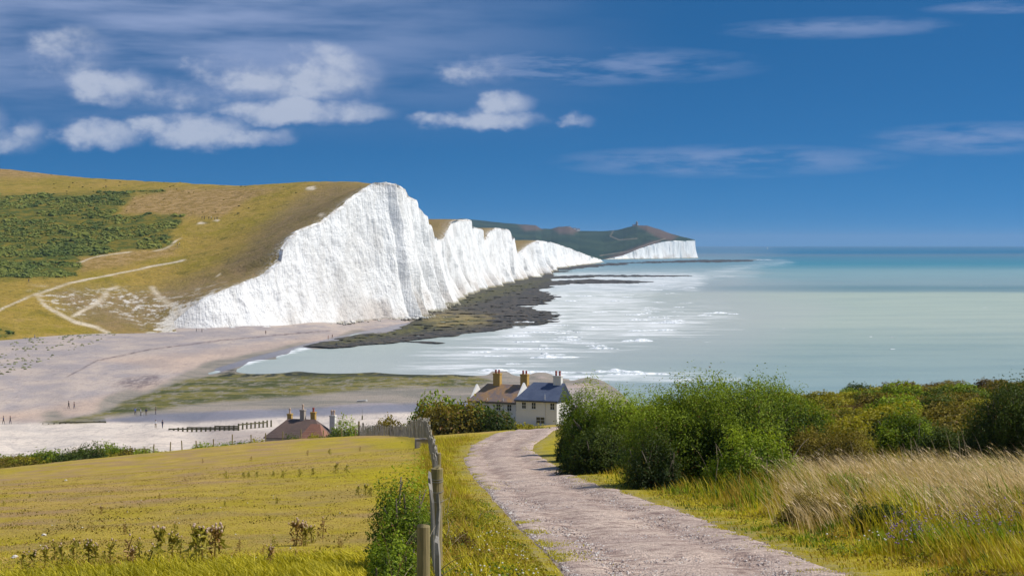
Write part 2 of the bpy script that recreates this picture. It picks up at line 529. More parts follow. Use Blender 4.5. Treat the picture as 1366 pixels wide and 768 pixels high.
TOP = [(200, 440), (215, 438), (230, 430), (250, 413), (270, 398), (310, 382), (350, 366), (371, 347), (374, 331), (385, 316), (400, 305), (430, 294), (442, 284), (456, 275), (463, 266), (475, 258), (490, 248),
       (500, 244), (515, 243), (530, 246), (541, 253), (546, 264), (556, 267), (559, 283), (566, 286), (571, 298), (578, 314), (586, 320), (591, 318), (596, 308), (603, 296), (608, 293.5), (626, 292.5), (629, 301),
       (640, 306), (643, 309), (646, 323), (652, 309), (661, 304), (676, 305.5), (680, 313), (686, 317), (689, 338), (696, 333), (705, 326), (717, 320.5), (735, 323), (760, 331), (785, 341), (803, 346.5)]
back = 9.0 * smooth(sv, 0, 60) + 1.5
fl = (4.2 * fbm(sv / 27, sv * 0 + 0.3, 2, 70) + 2.0 * fbm(sv / 9.0, sv * 0 + 4.4, 2, 73)) * smooth(sv, 5, 50)
TX = BX - NX * (back - fl * 1.1); TY = BY - NY * (back - fl * 1.1)
tpx = CX + F * TX / TY
tpy = np.interp(tpx, [a[0] for a in TOP], [a[1] for a in TOP])
TZ = H - (tpy - Y0) / F * TY
TZ = np.maximum(TZ + 0.9 * fbm(sv / 3.5, sv * 0, 3, 76) * smooth(sv, 20, 60), 3.2)
# chalk face
nt_ = 64
tl = np.linspace(0, 1, nt_)[None] ** 1.05
ss = sv[:, None]
prof = 0.58 * (1 - (1 - tl) ** 3.2) + 0.42 * tl
butt = np.clip(fbm(sv / 21, sv * 0 + 8.8, 2, 80) * 2.4 + 0.35, 0, 1.3)[:, None] ** 1.5 * 8.0 * np.minimum((TZ - 1) / 45, 1)[:, None] * (0.25 + 0.75 * smooth(sv, 150, 190))[:, None]
lean = ss + 5.0 * fbm(ss / 40, tl * 2.0, 2, 83)
dsp = fl[:, None] * (0.75 + 0.35 * tl) + butt * (1 - tl) ** 2.4
rec = smooth(sv, 165, 200)[:, None]
spur = np.zeros((len(sv), nt_))
for i_, (yb_, am_, ln_) in enumerate(((893, 9, 34), (925, 6, 26), (958, 9, 40), (1012, 8, 36), (1060, 6, 40), (1118, 9, 60), (1205, 9, 70), (1300, 8, 60), (1385, 10, 80), (1500, 10, 70), (1590, 11, 90), (1730, 12, 90), (1850, 10, 80), (2010, 12, 120), (2200, 22, 200), (2500, 14, 200), (2800, 12, 200))):
    s0_ = np.interp(yb_, BY, sv)
    u_ = (ss + 4.0 * fbm(tl * 3.0 + i_ * 7, tl * 0, 2, 97) * 2 + 5 * (1 - tl) ** 2 * (-1) - s0_)
    near_ = 3.0 + 0.002 * yb_
    prf_ = np.where(u_ < 0, np.clip(1 + u_ / near_, 0, 1), np.clip(1 - u_ / ln_, 0, 1) ** 1.6)
    spur = np.maximum(spur, prf_ * am_ * (0.85 if yb_ < 1150 else 0.62) * (0.30 + 0.70 * (1 - tl) ** 0.9))
dsp = dsp + spur
dsp = dsp - 15.0 * np.abs(fbm(lean / 52, tl * 0.6, 2, 95)) * (0.35 + 0.65 * rec) + 2.2
dsp = dsp + (2.0 * fbm(lean / 7.0, tl * TZ[:, None] / 9.0 + 3, 4, 86) + 1.1 * fbm(lean / 6.5, tl * TZ[:, None] / 26.0, 3, 87) - 3.6 * np.abs(fbm(lean / 17, tl * 1.0, 2, 88))) * np.minimum(1, (TZ / 20))[:, None]
dsp = dsp + 0.55 * fbm(lean / 2.6, tl * TZ[:, None] / 3.6, 3, 90)
ledge = fbm(ss / 60, tl * TZ[:, None] / 5.5 + ss / 90, 2, 94)
dsp = dsp + 0.15 * ledge
dsp = dsp * smooth(sv, 0, 25)[:, None]
offs = back[:, None] * prof - dsp
offs[:, -1] = back - fl * 1.1
base_z = -0.6
CXg = BX[:, None] - NX[:, None] * offs; CYg = BY[:, None] - NY[:, None] * offs
CZg = base_z + (TZ[:, None] - base_z) * tl
# cap row tucked under the turf
CXg = np.c_[CXg, TX - NX * 2.2]; CYg = np.c_[CYg, TY - NY * 2.2]; CZg = np.c_[CZg, TZ - 0.7]
tatt = np.c_[np.broadcast_to(tl, (len(sv), nt_)), np.ones(len(sv))]
hatt = np.repeat((TZ / 75)[:, None], nt_ + 1, 1)

def chalk_mat(name):
    m_, nt, bs = new_mat(name)
    p = pos(nt)
    str1 = noise(nt, mapv(nt, p, (0.34, 0.34, 0.030)), 1.0, 6, 0.62)
    str2 = noise(nt, mapv(nt, p, (1.1, 1.1, 0.12)), 1.0, 5, 0.65)
    blk = noise(nt, mapv(nt, p, (0.30, 0.30, 0.55)), 1.0, 8, 0.7)
    lay = noise(nt, mapv(nt, p, (0.02, 0.02, 0.9)), 1.0, 4, 0.6)
    patch = noise(nt, p, 0.035, 5, 0.6)
    c = mixc(nt, sstep(nt, str1, 0.48, 0.72), S(250, 250, 248, 0.85), S(232, 231, 227, 0.84))
    c = mixc(nt, M(nt, 'MULTIPLY', sstep(nt, str2, 0.56, 0.78), 0.22), c, S(168, 163, 156, 0.9))
    c = mixc(nt, M(nt, 'MULTIPLY', sstep(nt, blk, 0.60, 0.76), 0.75), c, S(140, 138, 138, 0.9))
    c = mixc(nt, M(nt, 'MULTIPLY', sstep(nt, lay, 0.62, 0.72), 0.16), c, S(176, 172, 166, 0.9))
    low = sstep(nt, attr(nt, 'lev'), 0.34, 0.05)
    c = mixc(nt, M(nt, 'MULTIPLY', M(nt, 'MULTIPLY', low, sstep(nt, patch, 0.42, 0.60)), 0.7), c, S(190, 178, 166, 0.88))
    big = noise(nt, mapv(nt, p, (0.05, 0.05, 0.022)), 1.0, 5, 0.62)
    c = mixc(nt, M(nt, 'MULTIPLY', sstep(nt, big, 0.48, 0.66), 0.55), c, S(216, 213, 208, 0.80))
    crk = noise(nt, mapv(nt, p, (0.16, 0.16, 1.1), (3, 9, 1)), 1.0, 6, 0.7)
    crm = M(nt, 'MULTIPLY', M(nt, 'MULTIPLY', sstep(nt, crk, 0.56, 0.66), sstep(nt, patch, 0.50, 0.60)), sstep(nt, attr(nt, 'lev'), 0.30, 0.12))
    c = mixc(nt, M(nt, 'MULTIPLY', crm, 0.8), c, S(120, 114, 108, 0.8))
    top = M(nt, 'MULTIPLY', sstep(nt, attr(nt, 'lev'), 0.955, 1.0), sstep(nt, blk, 0.40, 0.58))
    c = mixc(nt, M(nt, 'MULTIPLY', top, 0.6), c, S(150, 128, 96, 0.8))
    z = node(nt, 'ShaderNodeSeparateXYZ', {0: p}).outputs[2]
    wet = M(nt, 'MULTIPLY', sstep(nt, M(nt, 'ADD', z, M(nt, 'MULTIPLY', blk, 3.0)), 4.2, 2.2), 0.75)
    c = mixc(nt, wet, c, S(128, 118, 66, 0.8))
    setin(nt, bs, Base_Color=c, Roughness=0.9, Specular_IOR_Level=0.15)
    bump(nt, bs, M(nt, 'ADD', M(nt, 'ADD', blk, M(nt, 'MULTIPLY', str2, 1.0)), M(nt, 'MULTIPLY', lay, 0.15)), 0.8, 1.1)
    return m_
mat_chalk = chalk_mat('chalk')
obj('chalk_cliff', mesh('chalk_cliff', np.c_[CXg.ravel(), CYg.ravel(), CZg.ravel()], grid_faces(len(sv), nt_ + 1)[:, ::-1], {'lev': tatt.ravel(), 'hgt': hatt.ravel()}, [mat_chalk], smooth_shade=False),
    kind='structure', label='long white chalk sea cliff rising and dipping along the shore', category='cliff')

# ---- the hill behind the cliff
HC = []
def hp(px, py, D):
    HC.append(ray(px, py, D))
for x, y in ((-120, 461), (0, 455), (60, 450), (120, 446), (175, 443)):
    HC.append(ray(x, y, (H - 3) * F / (y - Y0)))
    X, Y, Z = ray(x, y, (H - 3) * F / (y - Y0)); HC.append((X + 14, Y - 34, -3.5))
for a in ((0, 400, 745), (60, 400, 752), (130, 400, 768), (190, 402, 775), (0, 375, 792), (80, 375, 800), (160, 372, 812), (220, 376, 812), (-120, 380, 790),
          (0, 318, 930), (100, 318, 925), (200, 322, 905), (270, 330, 890), (0, 258, 1120), (110, 258, 1100), (250, 268, 1030), (330, 290, 950),
          (0, 224, 1340), (100, 228, 1290), (200, 232, 1230), (300, 236, 1150), (400, 239, 1060), (-120, 222, 1380), (-120, 300, 960),
          (460, 250, 985), (420, 270, 960), (300, 252, 1080), (400, 252, 1010)):
    hp(*a)
i_e = [int(np.argmin(np.abs(tpx - q))) for q in (240, 270, 310, 350, 373, 400, 430, 460, 490, 510)]
for i in i_e:
    HC.append((TX[i] - 0.01, TY[i], TZ[i]))
_ht = TPS(HC, 1e-4)
Yrow = np.r_[np.linspace(600, TY[0] - 1.2, 90), TY[(TY < 1420)][::3]]
near_i = np.where(TY < 1420)[0][::3]
Xst = np.r_[np.linspace(-112, TX[0], 90), TX[near_i]]
Zst = np.r_[np.full(90, np.nan), TZ[near_i]]
ncol = 330
dcol = 460 * np.linspace(0, 1, ncol) ** 1.12
HXg = Xst[:, None] - dcol[None]; HYg = np.broadcast_to(Yrow[:, None], HXg.shape).copy()
zA = _ht(HXg, HYg)
ztopY = lambda Y: np.interp(Y, TY, gsm(TZ, sv, 8))
zB = ztopY(HYg) + 0.0 * HXg
yc = 965 + (-75 - HXg) * 1.10
wB = smooth(HYg - yc, 0, 150)
HZg = zA * (1 - wB) + zB * wB
corr = np.where(np.isnan(Zst), 0, Zst - HZg[:, 0])
HZg = HZg + corr[:, None] * np.exp(-dcol[None] / 22.0)
HZg = HZg + (1.1 * fbm(HXg / 22, HYg / 22, 4, 100) + 0.5 * fbm(HXg / 5, HYg / 5, 2, 105)) * smooth(dcol, 1, 18)[None] * smooth(HYg, 690, 760)
hx, hy, hz = HXg.ravel(), HYg.ravel(), HZg.ravel()
hpx, hpy = proj(hx, hy, hz)
wx = 14 * fbm(hx / 9, hy / 9, 4, 110); wy = 9 * fbm(hx / 9, hy / 9, 4, 115)
SCRUB = [(-120, 262), (60, 259), (112, 257), (165, 254), (178, 262), (160, 276), (150, 288), (246, 287), (240, 300), (226, 312), (232, 322), (222, 331), (175, 332), (150, 336), (105, 342), (108, 354), (98, 369), (60, 371), (-120, 376)]
scrub = smooth(sdf(hpx + wx, hpy + wy * 0.8, SCRUB), -4, 4)
for blob in ([(150, 254), (222, 252), (222, 257), (165, 260)], [(-20, 436), (22, 440), (14, 452), (-20, 452)]):
    scrub = np.maximum(scrub, 0.7 * smooth(sdf(hpx + wx, hpy + wy * 0.5, blob), -3, 4))
tan = np.maximum(smooth(hpy + wy * 0.6, 240, 233), smooth(sdf(hpx + wx, hpy + wy * 0.6, [(176, 262), (230, 250), (380, 250), (335, 266), (296, 290), (250, 290), (160, 284)]), -4, 6))
tan = np.maximum(tan, 0.9 * smooth(sdf(hpx + wx, hpy + wy * 0.6, [(100, 345), (160, 335), (235, 328), (230, 340), (150, 357), (110, 365)]), -4, 6))
WORN = [(505, 242), (440, 239), (405, 258), (372, 282), (345, 306), (322, 334), (285, 358), (240, 374), (205, 384), (150, 388), (90, 384), (60, 392), (90, 418), (140, 444), (235, 445), (280, 400), (350, 370), (378, 335), (445, 288)]
worn = smooth(sdf(hpx + wx, hpy + wy, WORN), -14, 16)
worn = np.maximum(worn, 0.95 * (hy > yc.ravel() + 60) * (hx > -200))
chz = smooth(sdf(hpx + wx, hpy + wy, [(38, 384), (110, 388), (160, 383), (235, 395), (300, 380), (270, 410), (230, 450), (190, 440), (140, 410), (110, 425), (60, 405)]), -8, 12)
LINES = [([(-40, 428), (0, 413), (40, 395), (95, 377), (180, 360), (245, 347)], 1.5), ([(47, 392), (62, 409), (100, 429), (128, 436), (146, 444)], 2.7), ([(98, 421), (130, 404), (146, 386), (158, 383)], 2.6),
         ([(202, 383), (213, 397), (232, 409), (240, 425)], 2.8), ([(92, 356), (115, 347), (132, 341), (174, 336)], 1.1), ([(240, 318), (222, 331), (205, 335)], 1.0), 
         ([(-40, 462), (0, 457), (60, 451), (140, 445)], 1.3)]
trail = np.zeros(len(hx))
for L, wd in LINES:
    trail = np.maximum(trail, smooth(ldist(hpx + wx * 0.2, hpy + wy * 0.2, L), wd * 1.2, wd * 0.3) * np.clip(0.85 + 1.3 * fbm(hx / 6, hy / 6, 3, 118), 0.35, 1))
for (x, y, rx, ry) in ((269, 297.5, 5, 1.8), (290, 294, 4, 1.2), (416, 251, 8, 2.2), (428, 286, 5, 1.6), (290, 367, 4, 1.2)):
    trail = np.maximum(trail, smooth(((hpx - x + wx * 0.8) / rx) ** 2 + ((hpy - y + wy * 0.4) / ry) ** 2, 1.3, 0.5))
chz = np.maximum(chz, 1.9 * smooth(sdf(hpx + wx * 1.5, hpy + wy * 1.5, [(196, 446), (205, 425), (232, 402), (262, 392), (290, 380), (300, 400), (240, 450)]), -8, 16))
edgew = np.exp(-np.broadcast_to(dcol[None], HXg.shape).ravel() / 3.0) * (hy > 760)

def down_mat():
    m_, nt, bs = new_mat('downland')
    p = pos(nt)
    n1 = noise(nt, p, 0.03, 6, 0.6); n2 = noise(nt, p, 0.16, 6, 0.65); n3 = noise(nt, p, 0.6, 6, 0.75)
    nl = noise(nt, mapv(nt, p, (0.22, 0.16, 0.3)), 1.0, 7, 0.72)
    c = mixc(nt, sstep(nt, n1, 0.35, 0.65), S(182, 152, 68, 0.70), S(162, 144, 44, 0.66))
    c = mixc(nt, M(nt, 'MULTIPLY', sstep(nt, n2, 0.45, 0.62), 0.7), c, S(186, 158, 78, 0.7))
    n5 = noise(nt, mapv(nt, p, (0.12, 0.09, 0.1), (4, 2, 9)), 1.0, 7, 0.72)
    c = mixc(nt, M(nt, 'MULTIPLY', sstep(nt, n5, 0.52, 0.66), 0.7), c, S(128, 118, 42, 0.62))
    c = mixc(nt, M(nt, 'MULTIPLY', sstep(nt, n5, 0.44, 0.32), 0.6), c, S(196, 162, 104, 0.7))
    c = mixc(nt, attr(nt, 'tan'), c, mixc(nt, sstep(nt, nl, 0.4, 0.6), S(196, 162, 108, 0.68), S(164, 134, 66, 0.64)))
    c = mixc(nt, M(nt, 'MULTIPLY', attr(nt, 'worn'), 0.75), c, mixc(nt, sstep(nt, n2, 0.4, 0.62), S(154, 130, 100, 0.72), S(138, 120, 78, 0.70)))
    c = mixc(nt, attr(nt, 'scrub'), c, mixc(nt, sstep(nt, n2, 0.4, 0.62), S(92, 108, 44, 0.6), S(150, 134, 46, 0.62)))
    chm = M(nt, 'MULTIPLY', M(nt, 'MINIMUM', attr(nt, 'chalky'), 1.0), sstep(nt, M(nt, 'ADD', M(nt, 'ADD', nl, M(nt, 'MULTIPLY', n3, 0.25)), M(nt, 'MULTIPLY', M(nt, 'MAXIMUM', M(nt, 'SUBTRACT', attr(nt, 'chalky'), 1.0), 0.0), 0.2)), 0.62, 0.74))
    c = mixc(nt, M(nt, 'MULTIPLY', chm, 0.9), c, S(232, 224, 212, 0.82))
    c = mixc(nt, attr(nt, 'trail'), c, S(222, 206, 180, 0.82))
    c = mixc(nt, M(nt, 'MULTIPLY', sstep(nt, n3, 0.46, 0.68), 0.5), c, S(104, 92, 46, 0.58))
    c = mixc(nt, M(nt, 'MULTIPLY', attr(nt, 'rim'), sstep(nt, n3, 0.45, 0.6)), c, S(236, 230, 220, 0.85))
    setin(nt, bs, Base_Color=c, Roughness=0.95, Specular_IOR_Level=0.1)
    bump(nt, bs, M(nt, 'ADD', n3, M(nt, 'MULTIPLY', n2, 1.5)), 0.8, 1.0)
    return m_
mat_down = down_mat()
obj('hill', mesh('hill', np.c_[hx, hy, hz], grid_faces(*HXg.shape)[:, ::-1], {'scrub': scrub, 'tan': tan, 'worn': worn, 'chalky': chz, 'trail': trail, 'rim': edgew}, [mat_down], smooth_shade=True),
    kind='structure', label='broad grassy chalk hill crossed by white footpaths', category='hill')
# turf behind the farther cliffs
far_i = np.where(TY > 1395)[0][::2]
dc = 420 * np.linspace(0, 1, 50) ** 1.8
FX = TX[far_i][:, None] - dc[None]; FY = np.broadcast_to(TY[far_i][:, None], FX.shape)
FZ = np.where(dc[None] < 1, TZ[far_i][:, None], ztopY(FY)) + 1.0 * fbm(FX / 25, FY / 25, 3, 120) * smooth(dc, 1, 20)[None] + 6 * smooth(dc, 30, 300)[None]
n_ = FX.size
obj('hill', mesh('hill', np.c_[FX.ravel(), FY.ravel(), FZ.ravel()], grid_faces(*FX.shape)[:, ::-1],
    {'scrub': np.zeros(n_), 'tan': np.zeros(n_), 'worn': np.full(n_, 0.85), 'chalky': np.zeros(n_), 'trail': np.zeros(n_), 'rim': np.repeat(np.exp(-dc[None] / 4), len(far_i), 0).ravel()}, [mat_down], smooth_shade=True),
    kind='structure', label='brown turf on top of the farther chalk cliffs', category='hill')

def hill_z(x, y):
    """height of the hill mesh at a point, from its nearest vertex"""
    k_ = np.argmin((hx - x) ** 2 + (hy - y) ** 2)
    return float(hz[k_])
def hill_hit(px, py):
    k_ = np.argmin((hpx - px) ** 2 + (hpy - py) ** 2 + (hy > yc.ravel()) * 1e6)
    return float(hx[k_]), float(hy[k_]), float(hz[k_])

# ================================================================== FAR HEADLAND
RID = [(520, 300), (590, 296), (615, 291.5), (640, 294), (668, 297), (690, 299), (715, 300.5), (722, 305), (735, 305.5), (745, 302.5), (760, 302), (772, 308), (800, 308.5), (822, 307), (836, 303.5), (850, 300.5), (863, 301), (880, 306), (896, 312), (915, 317), (927, 320)]
FRT = [(520, 345), (700, 345), (775, 347), (806, 346), (830, 341), (852, 332), (870, 326), (884, 322.5), (900, 321), (914, 321.5), (924, 320.5), (927, 320.5)]
npx = np.linspace(520, 927, 300); q = np.linspace(0, 1, 60)
yr = np.interp(npx, *zip(*RID)) + 0.8 * fbm(npx / 9, npx * 0, 3, 130); yf = np.interp(npx, *zip(*FRT))
Df = np.interp(npx, [520, 775, 806, 927], [3900, 4000, 4250, 4620]); Dr = np.interp(npx, [520, 700, 780, 850, 900, 927], [6200, 6000, 5600, 5300, 5000, 4700])
zf = H - (yf - Y0) / F * Df; zr = H - (yr - Y0) / F * Dr
e_ = q[None] ** 0.9
LD = Df[:, None] + (Dr - Df)[:, None] * q[None]
LZ = zf[:, None] + (zr - zf)[:, None] * e_ + (10 * fbm(npx[:, None] / 26, q[None] * 4, 4, 133)) * (np.sin(np.pi * np.clip(q, 0, 1)))[None] * smooth(npx, 930, 850)[:, None]
LX = (npx[:, None] - CX) / F * LD
LX = np.c_[LX, LX[:, -1] * 1.06]; LZ = np.c_[LZ, LZ[:, -1] - 40]; LD = np.c_[LD, LD[:, -1] + 500]
lpx, lpy = proj(LX.ravel(), LD.ravel(), LZ.ravel())
mat_far, nt, bs = new_mat('far_downland')
p = pos(nt)
n1 = noise(nt, p, 0.004, 5, 0.6); n2 = noise(nt, p, 0.02, 5, 0.65)
c = mixc(nt, sstep(nt, n1, 0.4, 0.6), S(52, 76, 62, 0.55), S(72, 92, 70, 0.55))  # dark green of distant woods, blued to paint in some haze
c = mixc(nt, M(nt, 'MULTIPLY', sstep(nt, n2, 0.55, 0.7), 0.6), c, S(36, 54, 48, 0.5))
c = mixc(nt, attr(nt, 'brown'), c, S(116, 100, 88, 0.58))
c = mixc(nt, attr(nt, 'trail'), c, S(190, 170, 150, 0.7))
setin(nt, bs, Base_Color=c, Roughness=0.95, Specular_IOR_Level=0.1)
ww = 6 * fbm(lpx / 12, lpy / 6, 3, 140)
brown = np.maximum.reduce([smooth(sdf(lpx + ww, lpy + ww * 0.4, [(845, 299), (866, 299), (890, 308), (905, 316), (898, 322), (880, 318), (862, 308)]), -3, 3),
                           smooth(sdf(lpx + ww, lpy + ww * 0.4, [(736, 304), (762, 300), (772, 307), (766, 313), (745, 311)]), -3, 3),
                           smooth(sdf(lpx + ww, lpy + ww * 0.4, [(690, 299), (716, 299), (724, 306), (700, 308)]), -3, 3),
                           smooth(sdf(lpx, lpy, [(800, 350), (830, 344), (868, 330), (880, 322), (872, 322), (845, 332), (815, 343)]), -4, 2)])
trl = np.maximum(smooth(ldist(lpx, lpy, [(818, 308), (814, 315), (826, 320), (850, 318)]), 1.1, 0.3), smooth(ldist(lpx, lpy, [(800, 341), (840, 335), (866, 325), (888, 318)]), 1.0, 0.3)) * 0.35
obj('hills', mesh('hills', np.c_[LX.ravel(), LD.ravel(), LZ.ravel()], grid_faces(300, 61)[:, ::-1], {'brown': brown, 'trail': trl}, [mat_far], smooth_shade=True),
    kind='structure', label='hazy green headland beyond the cliffs', category='hills')
# its cliff
k = npx >= 800
cpx = np.linspace(800, 927, 260)
cd = np.interp(cpx, npx, Df); ct = np.interp(cpx, npx, zf)
Xb = (cpx - CX) / F * cd
Xa = np.r_[Xb, np.full(60, Xb[-1]) + np.linspace(2, 10, 60)]; Ya = np.r_[cd, cd[-1] + np.linspace(3, 500, 60)]; Za = np.r_[ct, np.full(60, ct[-1]) + np.linspace(0, -4, 60)]
s2 = np.arange(len(Xa)) * 1.0
tl2 = np.linspace(0, 1, 24)[None]
d2 = 9 * fbm(s2[:, None] / 7, tl2 * 0.8, 3, 150) + 14 * (1 - tl2) ** 3 * (vnoise(s2[:, None] / 9, tl2 * 0, 153))
ny = np.r_[np.full(260, -1.0), np.full(60, 0.0)][:, None]; nx = np.r_[np.full(260, 0.05), np.full(60, 1.0)][:, None]
d2 = np.where(tl2 == 1, 0, d2)
V = np.stack([Xa[:, None] + nx * d2, Ya[:, None] + ny * d2, -1 + (Za[:, None] + 1) * tl2], -1).reshape(-1, 3)
obj('chalk_cliff', mesh('chalk_cliff', V, grid_faces(len(Xa), 24), {'lev': np.repeat(tl2, len(Xa), 0).ravel() * 0.9, 'hgt': np.ones(len(V))}, [mat_chalk], smooth_shade=False),
    kind='structure', label='distant white chalk cliff below the lighthouse headland', category='cliff')

# ================================================================== BEACH AND FORESHORE
ZC = [(-250, 470, 3.4), (-100, 462, 3.3), (0, 455, 3.2), (100, 447, 3.2), (230, 441, 3.0), (330, 438, 2.8), (420, 432, 2.5), (500, 425, 1.9), (545, 424, 1.0), (560, 418, 0.6), (450, 415, 2.5), (200, 420, 3.2), (0, 420, 3.4),
      (548, 432, 0.05), (480, 445, 0), (400, 463, 0), (340, 478, 0), (290, 493, 0), (232, 510, 0.25), (190, 528, 0.28), (140, 548, 0.3), (70, 562, 0.35), (0, 566, 0.8), (-250, 572, 1.0),
      (0, 500, 3.0), (100, 480, 2.6), (200, 470, 1.9), (300, 462, 1.3), (0, 540, 1.8), (90, 530, 1.3), (-250, 520, 2.5),
      (300, 510, 0.16), (400, 505, 0.14), (500, 503, 0.12), (600, 508, 0.14), (300, 530, 0.2), (450, 525, 0.2), (600, 525, 0.25),
      (250, 552, -0.06), (400, 549, -0.06), (560, 541, -0.06), (180, 558, -0.04), (640, 538, -0.05),
      (250, 565, 0.4), (400, 562, 0.4), (560, 555, 0.5), (640, 552, 0.8), (0, 575, 1.6), (0, 592, 3.8), (0, 615, 4.6), (100, 575, 1.4), (100, 592, 3.8), (200, 580, 2.2), (220, 602, 4.2), (300, 600, 4.4), (400, 602, 5), (560, 595, 5), (-250, 600, 4),
      (700, 575, 4), (720, 506, 0.7), (670, 503, 0.35), (780, 512, 0.5), (700, 525, 0.5), (760, 560, 2), (860, 540, -0.5), (850, 520, -0.6),
      (500, 470, -0.7), (420, 482, -0.4), (600, 485, -0.8), (700, 480, -1.2), (640, 494, -0.25), (760, 494, -0.9), (600, 440, -1.2), (700, 440, -2), (850, 440, -2), (850, 490, -1.5)]
_zb = TPS(ZC, 2e-5)
bpx = np.linspace(-260, 862, 620); bpy_ = np.r_[np.arange(416, 470, 0.75), np.arange(470, 628, 0.8)]
QX, QY = np.meshgrid(bpx, bpy_)
QX = QX.ravel(); QY = QY.ravel()
bz = _zb(QX, QY)
FLAT = [(238, 512), (292, 498), (420, 496), (560, 497), (640, 500), (690, 502), (760, 505), (740, 530), (640, 533), (540, 537), (400, 544), (250, 550), (150, 556), (70, 566), (40, 566), (135, 549), (188, 528)]
fm = smooth(sdf(QX, QY, FLAT), -3, 5)
bz = bz * (1 - fm) + np.maximum(bz * 0.25, 0.22) * fm
chan = smooth(sdf(QX, QY, [(130, 561), (200, 553), (400, 545.5), (560, 539), (680, 533), (680, 540), (560, 547), (400, 553), (200, 561)]), -10, -2)
bz = bz * (1 - chan) + np.maximum(bz, 0.24) * chan
D0 = (H - bz) * F / (QY - Y0)
bz = bz + 0.10 * fbm((QX - CX) / F * D0 / 9, D0 / 14, 4, 160) * smooth(bz, -0.3, 0.2) + 0.5 * fbm((QX - CX) / F * D0 / 25, D0 / 40, 3, 165) * smooth(bz, 0.6, 2)
D0 = (H - bz) * F / (QY - Y0)
bX = (QX - CX) / F * D0
w1 = 26 * fbm(bX / 14, D0 / 22, 4, 170); w2 = 5 * fbm(bX / 14, D0 / 22, 4, 175)
ALG = [(236, 508), (292, 497), (420, 495), (560, 496), (640, 500), (662, 508), (640, 516), (480, 520), (400, 528), (300, 536), (222, 546), (150, 554), (75, 566), (50, 566), (135, 549), (188, 528)]
alg = smooth(sdf(QX + w1, QY + w2, ALG), -2, 4)
alg = np.maximum(alg, 0.9 * smooth(sdf(QX, QY + w2 * 0.5, [(50, 562), (140, 555), (142, 564), (100, 566)]), -1, 2))
rockd = smooth(sdf(QX + w1, QY + w2, [(285, 496), (340, 490), (450, 491), (580, 492), (640, 496), (635, 503), (500, 502), (380, 503), (290, 504)]), -2, 3)
sand = np.maximum.reduce([smooth(sdf(QX + w1, QY + w2, [(150, 577), (200, 570), (262, 573), (258, 590), (235, 600), (190, 598), (150, 588)]), -4, 6),
                          0.85 * smooth(sdf(QX + w1, QY + w2, [(-100, 556), (50, 545), (150, 525), (225, 505), (250, 498), (232, 512), (190, 530), (138, 550), (70, 563), (-100, 566)]), -5, 8),
                          0.7 * smooth(sdf(QX + w1, QY + w2, [(120, 480), (260, 468), (380, 452), (500, 436), (545, 432), (400, 462), (300, 490), (240, 500), (200, 492)]), -5, 8),
                          0.7 * smooth(sdf(QX, QY + w2, [(650, 512), (690, 500), (760, 503), (800, 515), (690, 522)]), -2, 3)])
wet = np.maximum(smooth(sdf(QX + w1, QY + w2 * 0.6, [(120, 562), (200, 552), (400, 544), (560, 537), (700, 530), (700, 545), (560, 549), (400, 556), (200, 564)]), -3, 3),
                 smooth(np.abs(ldist(QX, QY, [(548, 433), (480, 446), (400, 464), (340, 479), (290, 494)]) - 1.0), 4, 1))
strand = np.maximum(smooth(ldist(QX + w1 * 0.1, QY + w2 * 0.25, [(90, 502), (130, 481), (200, 466), (300, 453), (380, 446), (440, 441)]), 1.5, 0.3) * 0.8,
                    smooth(sdf(QX + w1 * 1.3, QY + w2 * 1.2, [(170, 503), (215, 497), (220, 508), (185, 520), (150, 516)]), -3, 5) * 0.7)
pale = np.maximum(smooth(QY + w2, 560, 567) * smooth(QX, 300, 240), smooth(sdf(QX + w1, QY + w2, [(150, 566), (400, 553), (600, 546), (640, 560), (400, 575), (240, 572)]), -3, 4) * 0.8)

mat_beach, nt, bs = new_mat('shingle')
p = pos(nt)
n1 = noise(nt, mapv(nt, p, (0.05, 0.03, 1)), 1.0, 6, 0.6); n2 = noise(nt, mapv(nt, p, (0.7, 0.14, 1)), 1.0, 7, 0.75); n3 = noise(nt, mapv(nt, p, (2.6, 0.5, 1)), 1.0, 4, 0.7)
ns = noise(nt, mapv(nt, p, (0.045, 0.07, 1)), 1.0, 8, 0.68, 0.5)
ns2 = noise(nt, mapv(nt, p, (0.30, 0.11, 1)), 1.0, 7, 0.72, 0.3)
c = mixc(nt, sstep(nt, n1, 0.38, 0.62), S(192, 176, 164, 0.78), S(168, 158, 156, 0.76))
c = mixc(nt, attr(nt, 'sand'), c, mixc(nt, sstep(nt, n1, 0.4, 0.6), S(204, 178, 158, 0.78), S(190, 168, 152, 0.76)))
c = mixc(nt, M(nt, 'MULTIPLY', attr(nt, 'pale'), 0.85), c, mixc(nt, sstep(nt, ns, 0.45, 0.6), S(226, 212, 196, 0.86), S(208, 196, 184, 0.84)))
c = mixc(nt, M(nt, 'MULTIPLY', sstep(nt, n2, 0.50, 0.72), 0.5), c, S(124, 112, 114, 0.7))
flat = sstep(nt, node(nt, 'ShaderNodeSeparateXYZ', {0: p}).outputs[2], 0.55, 0.30)
c = mixc(nt, M(nt, 'MULTIPLY', flat, M(nt, 'SUBTRACT', 1.0, attr(nt, 'pale'))), c, mixc(nt, sstep(nt, ns, 0.42, 0.6), S(166, 154, 140, 0.72), S(142, 136, 124, 0.7)))
al = mixc(nt, sstep(nt, ns, 0.42, 0.58), S(142, 132, 62, 0.62), S(88, 94, 40, 0.55))
al = mixc(nt, M(nt, 'MULTIPLY', sstep(nt, ns2, 0.48, 0.62), 0.85), al, S(150, 142, 126, 0.7))
c = mixc(nt, M(nt, 'MULTIPLY', attr(nt, 'alg'), sstep(nt, M(nt, 'ADD', ns, M(nt, 'MULTIPLY', ns2, 0.4)), 0.50, 0.62)), c, al)
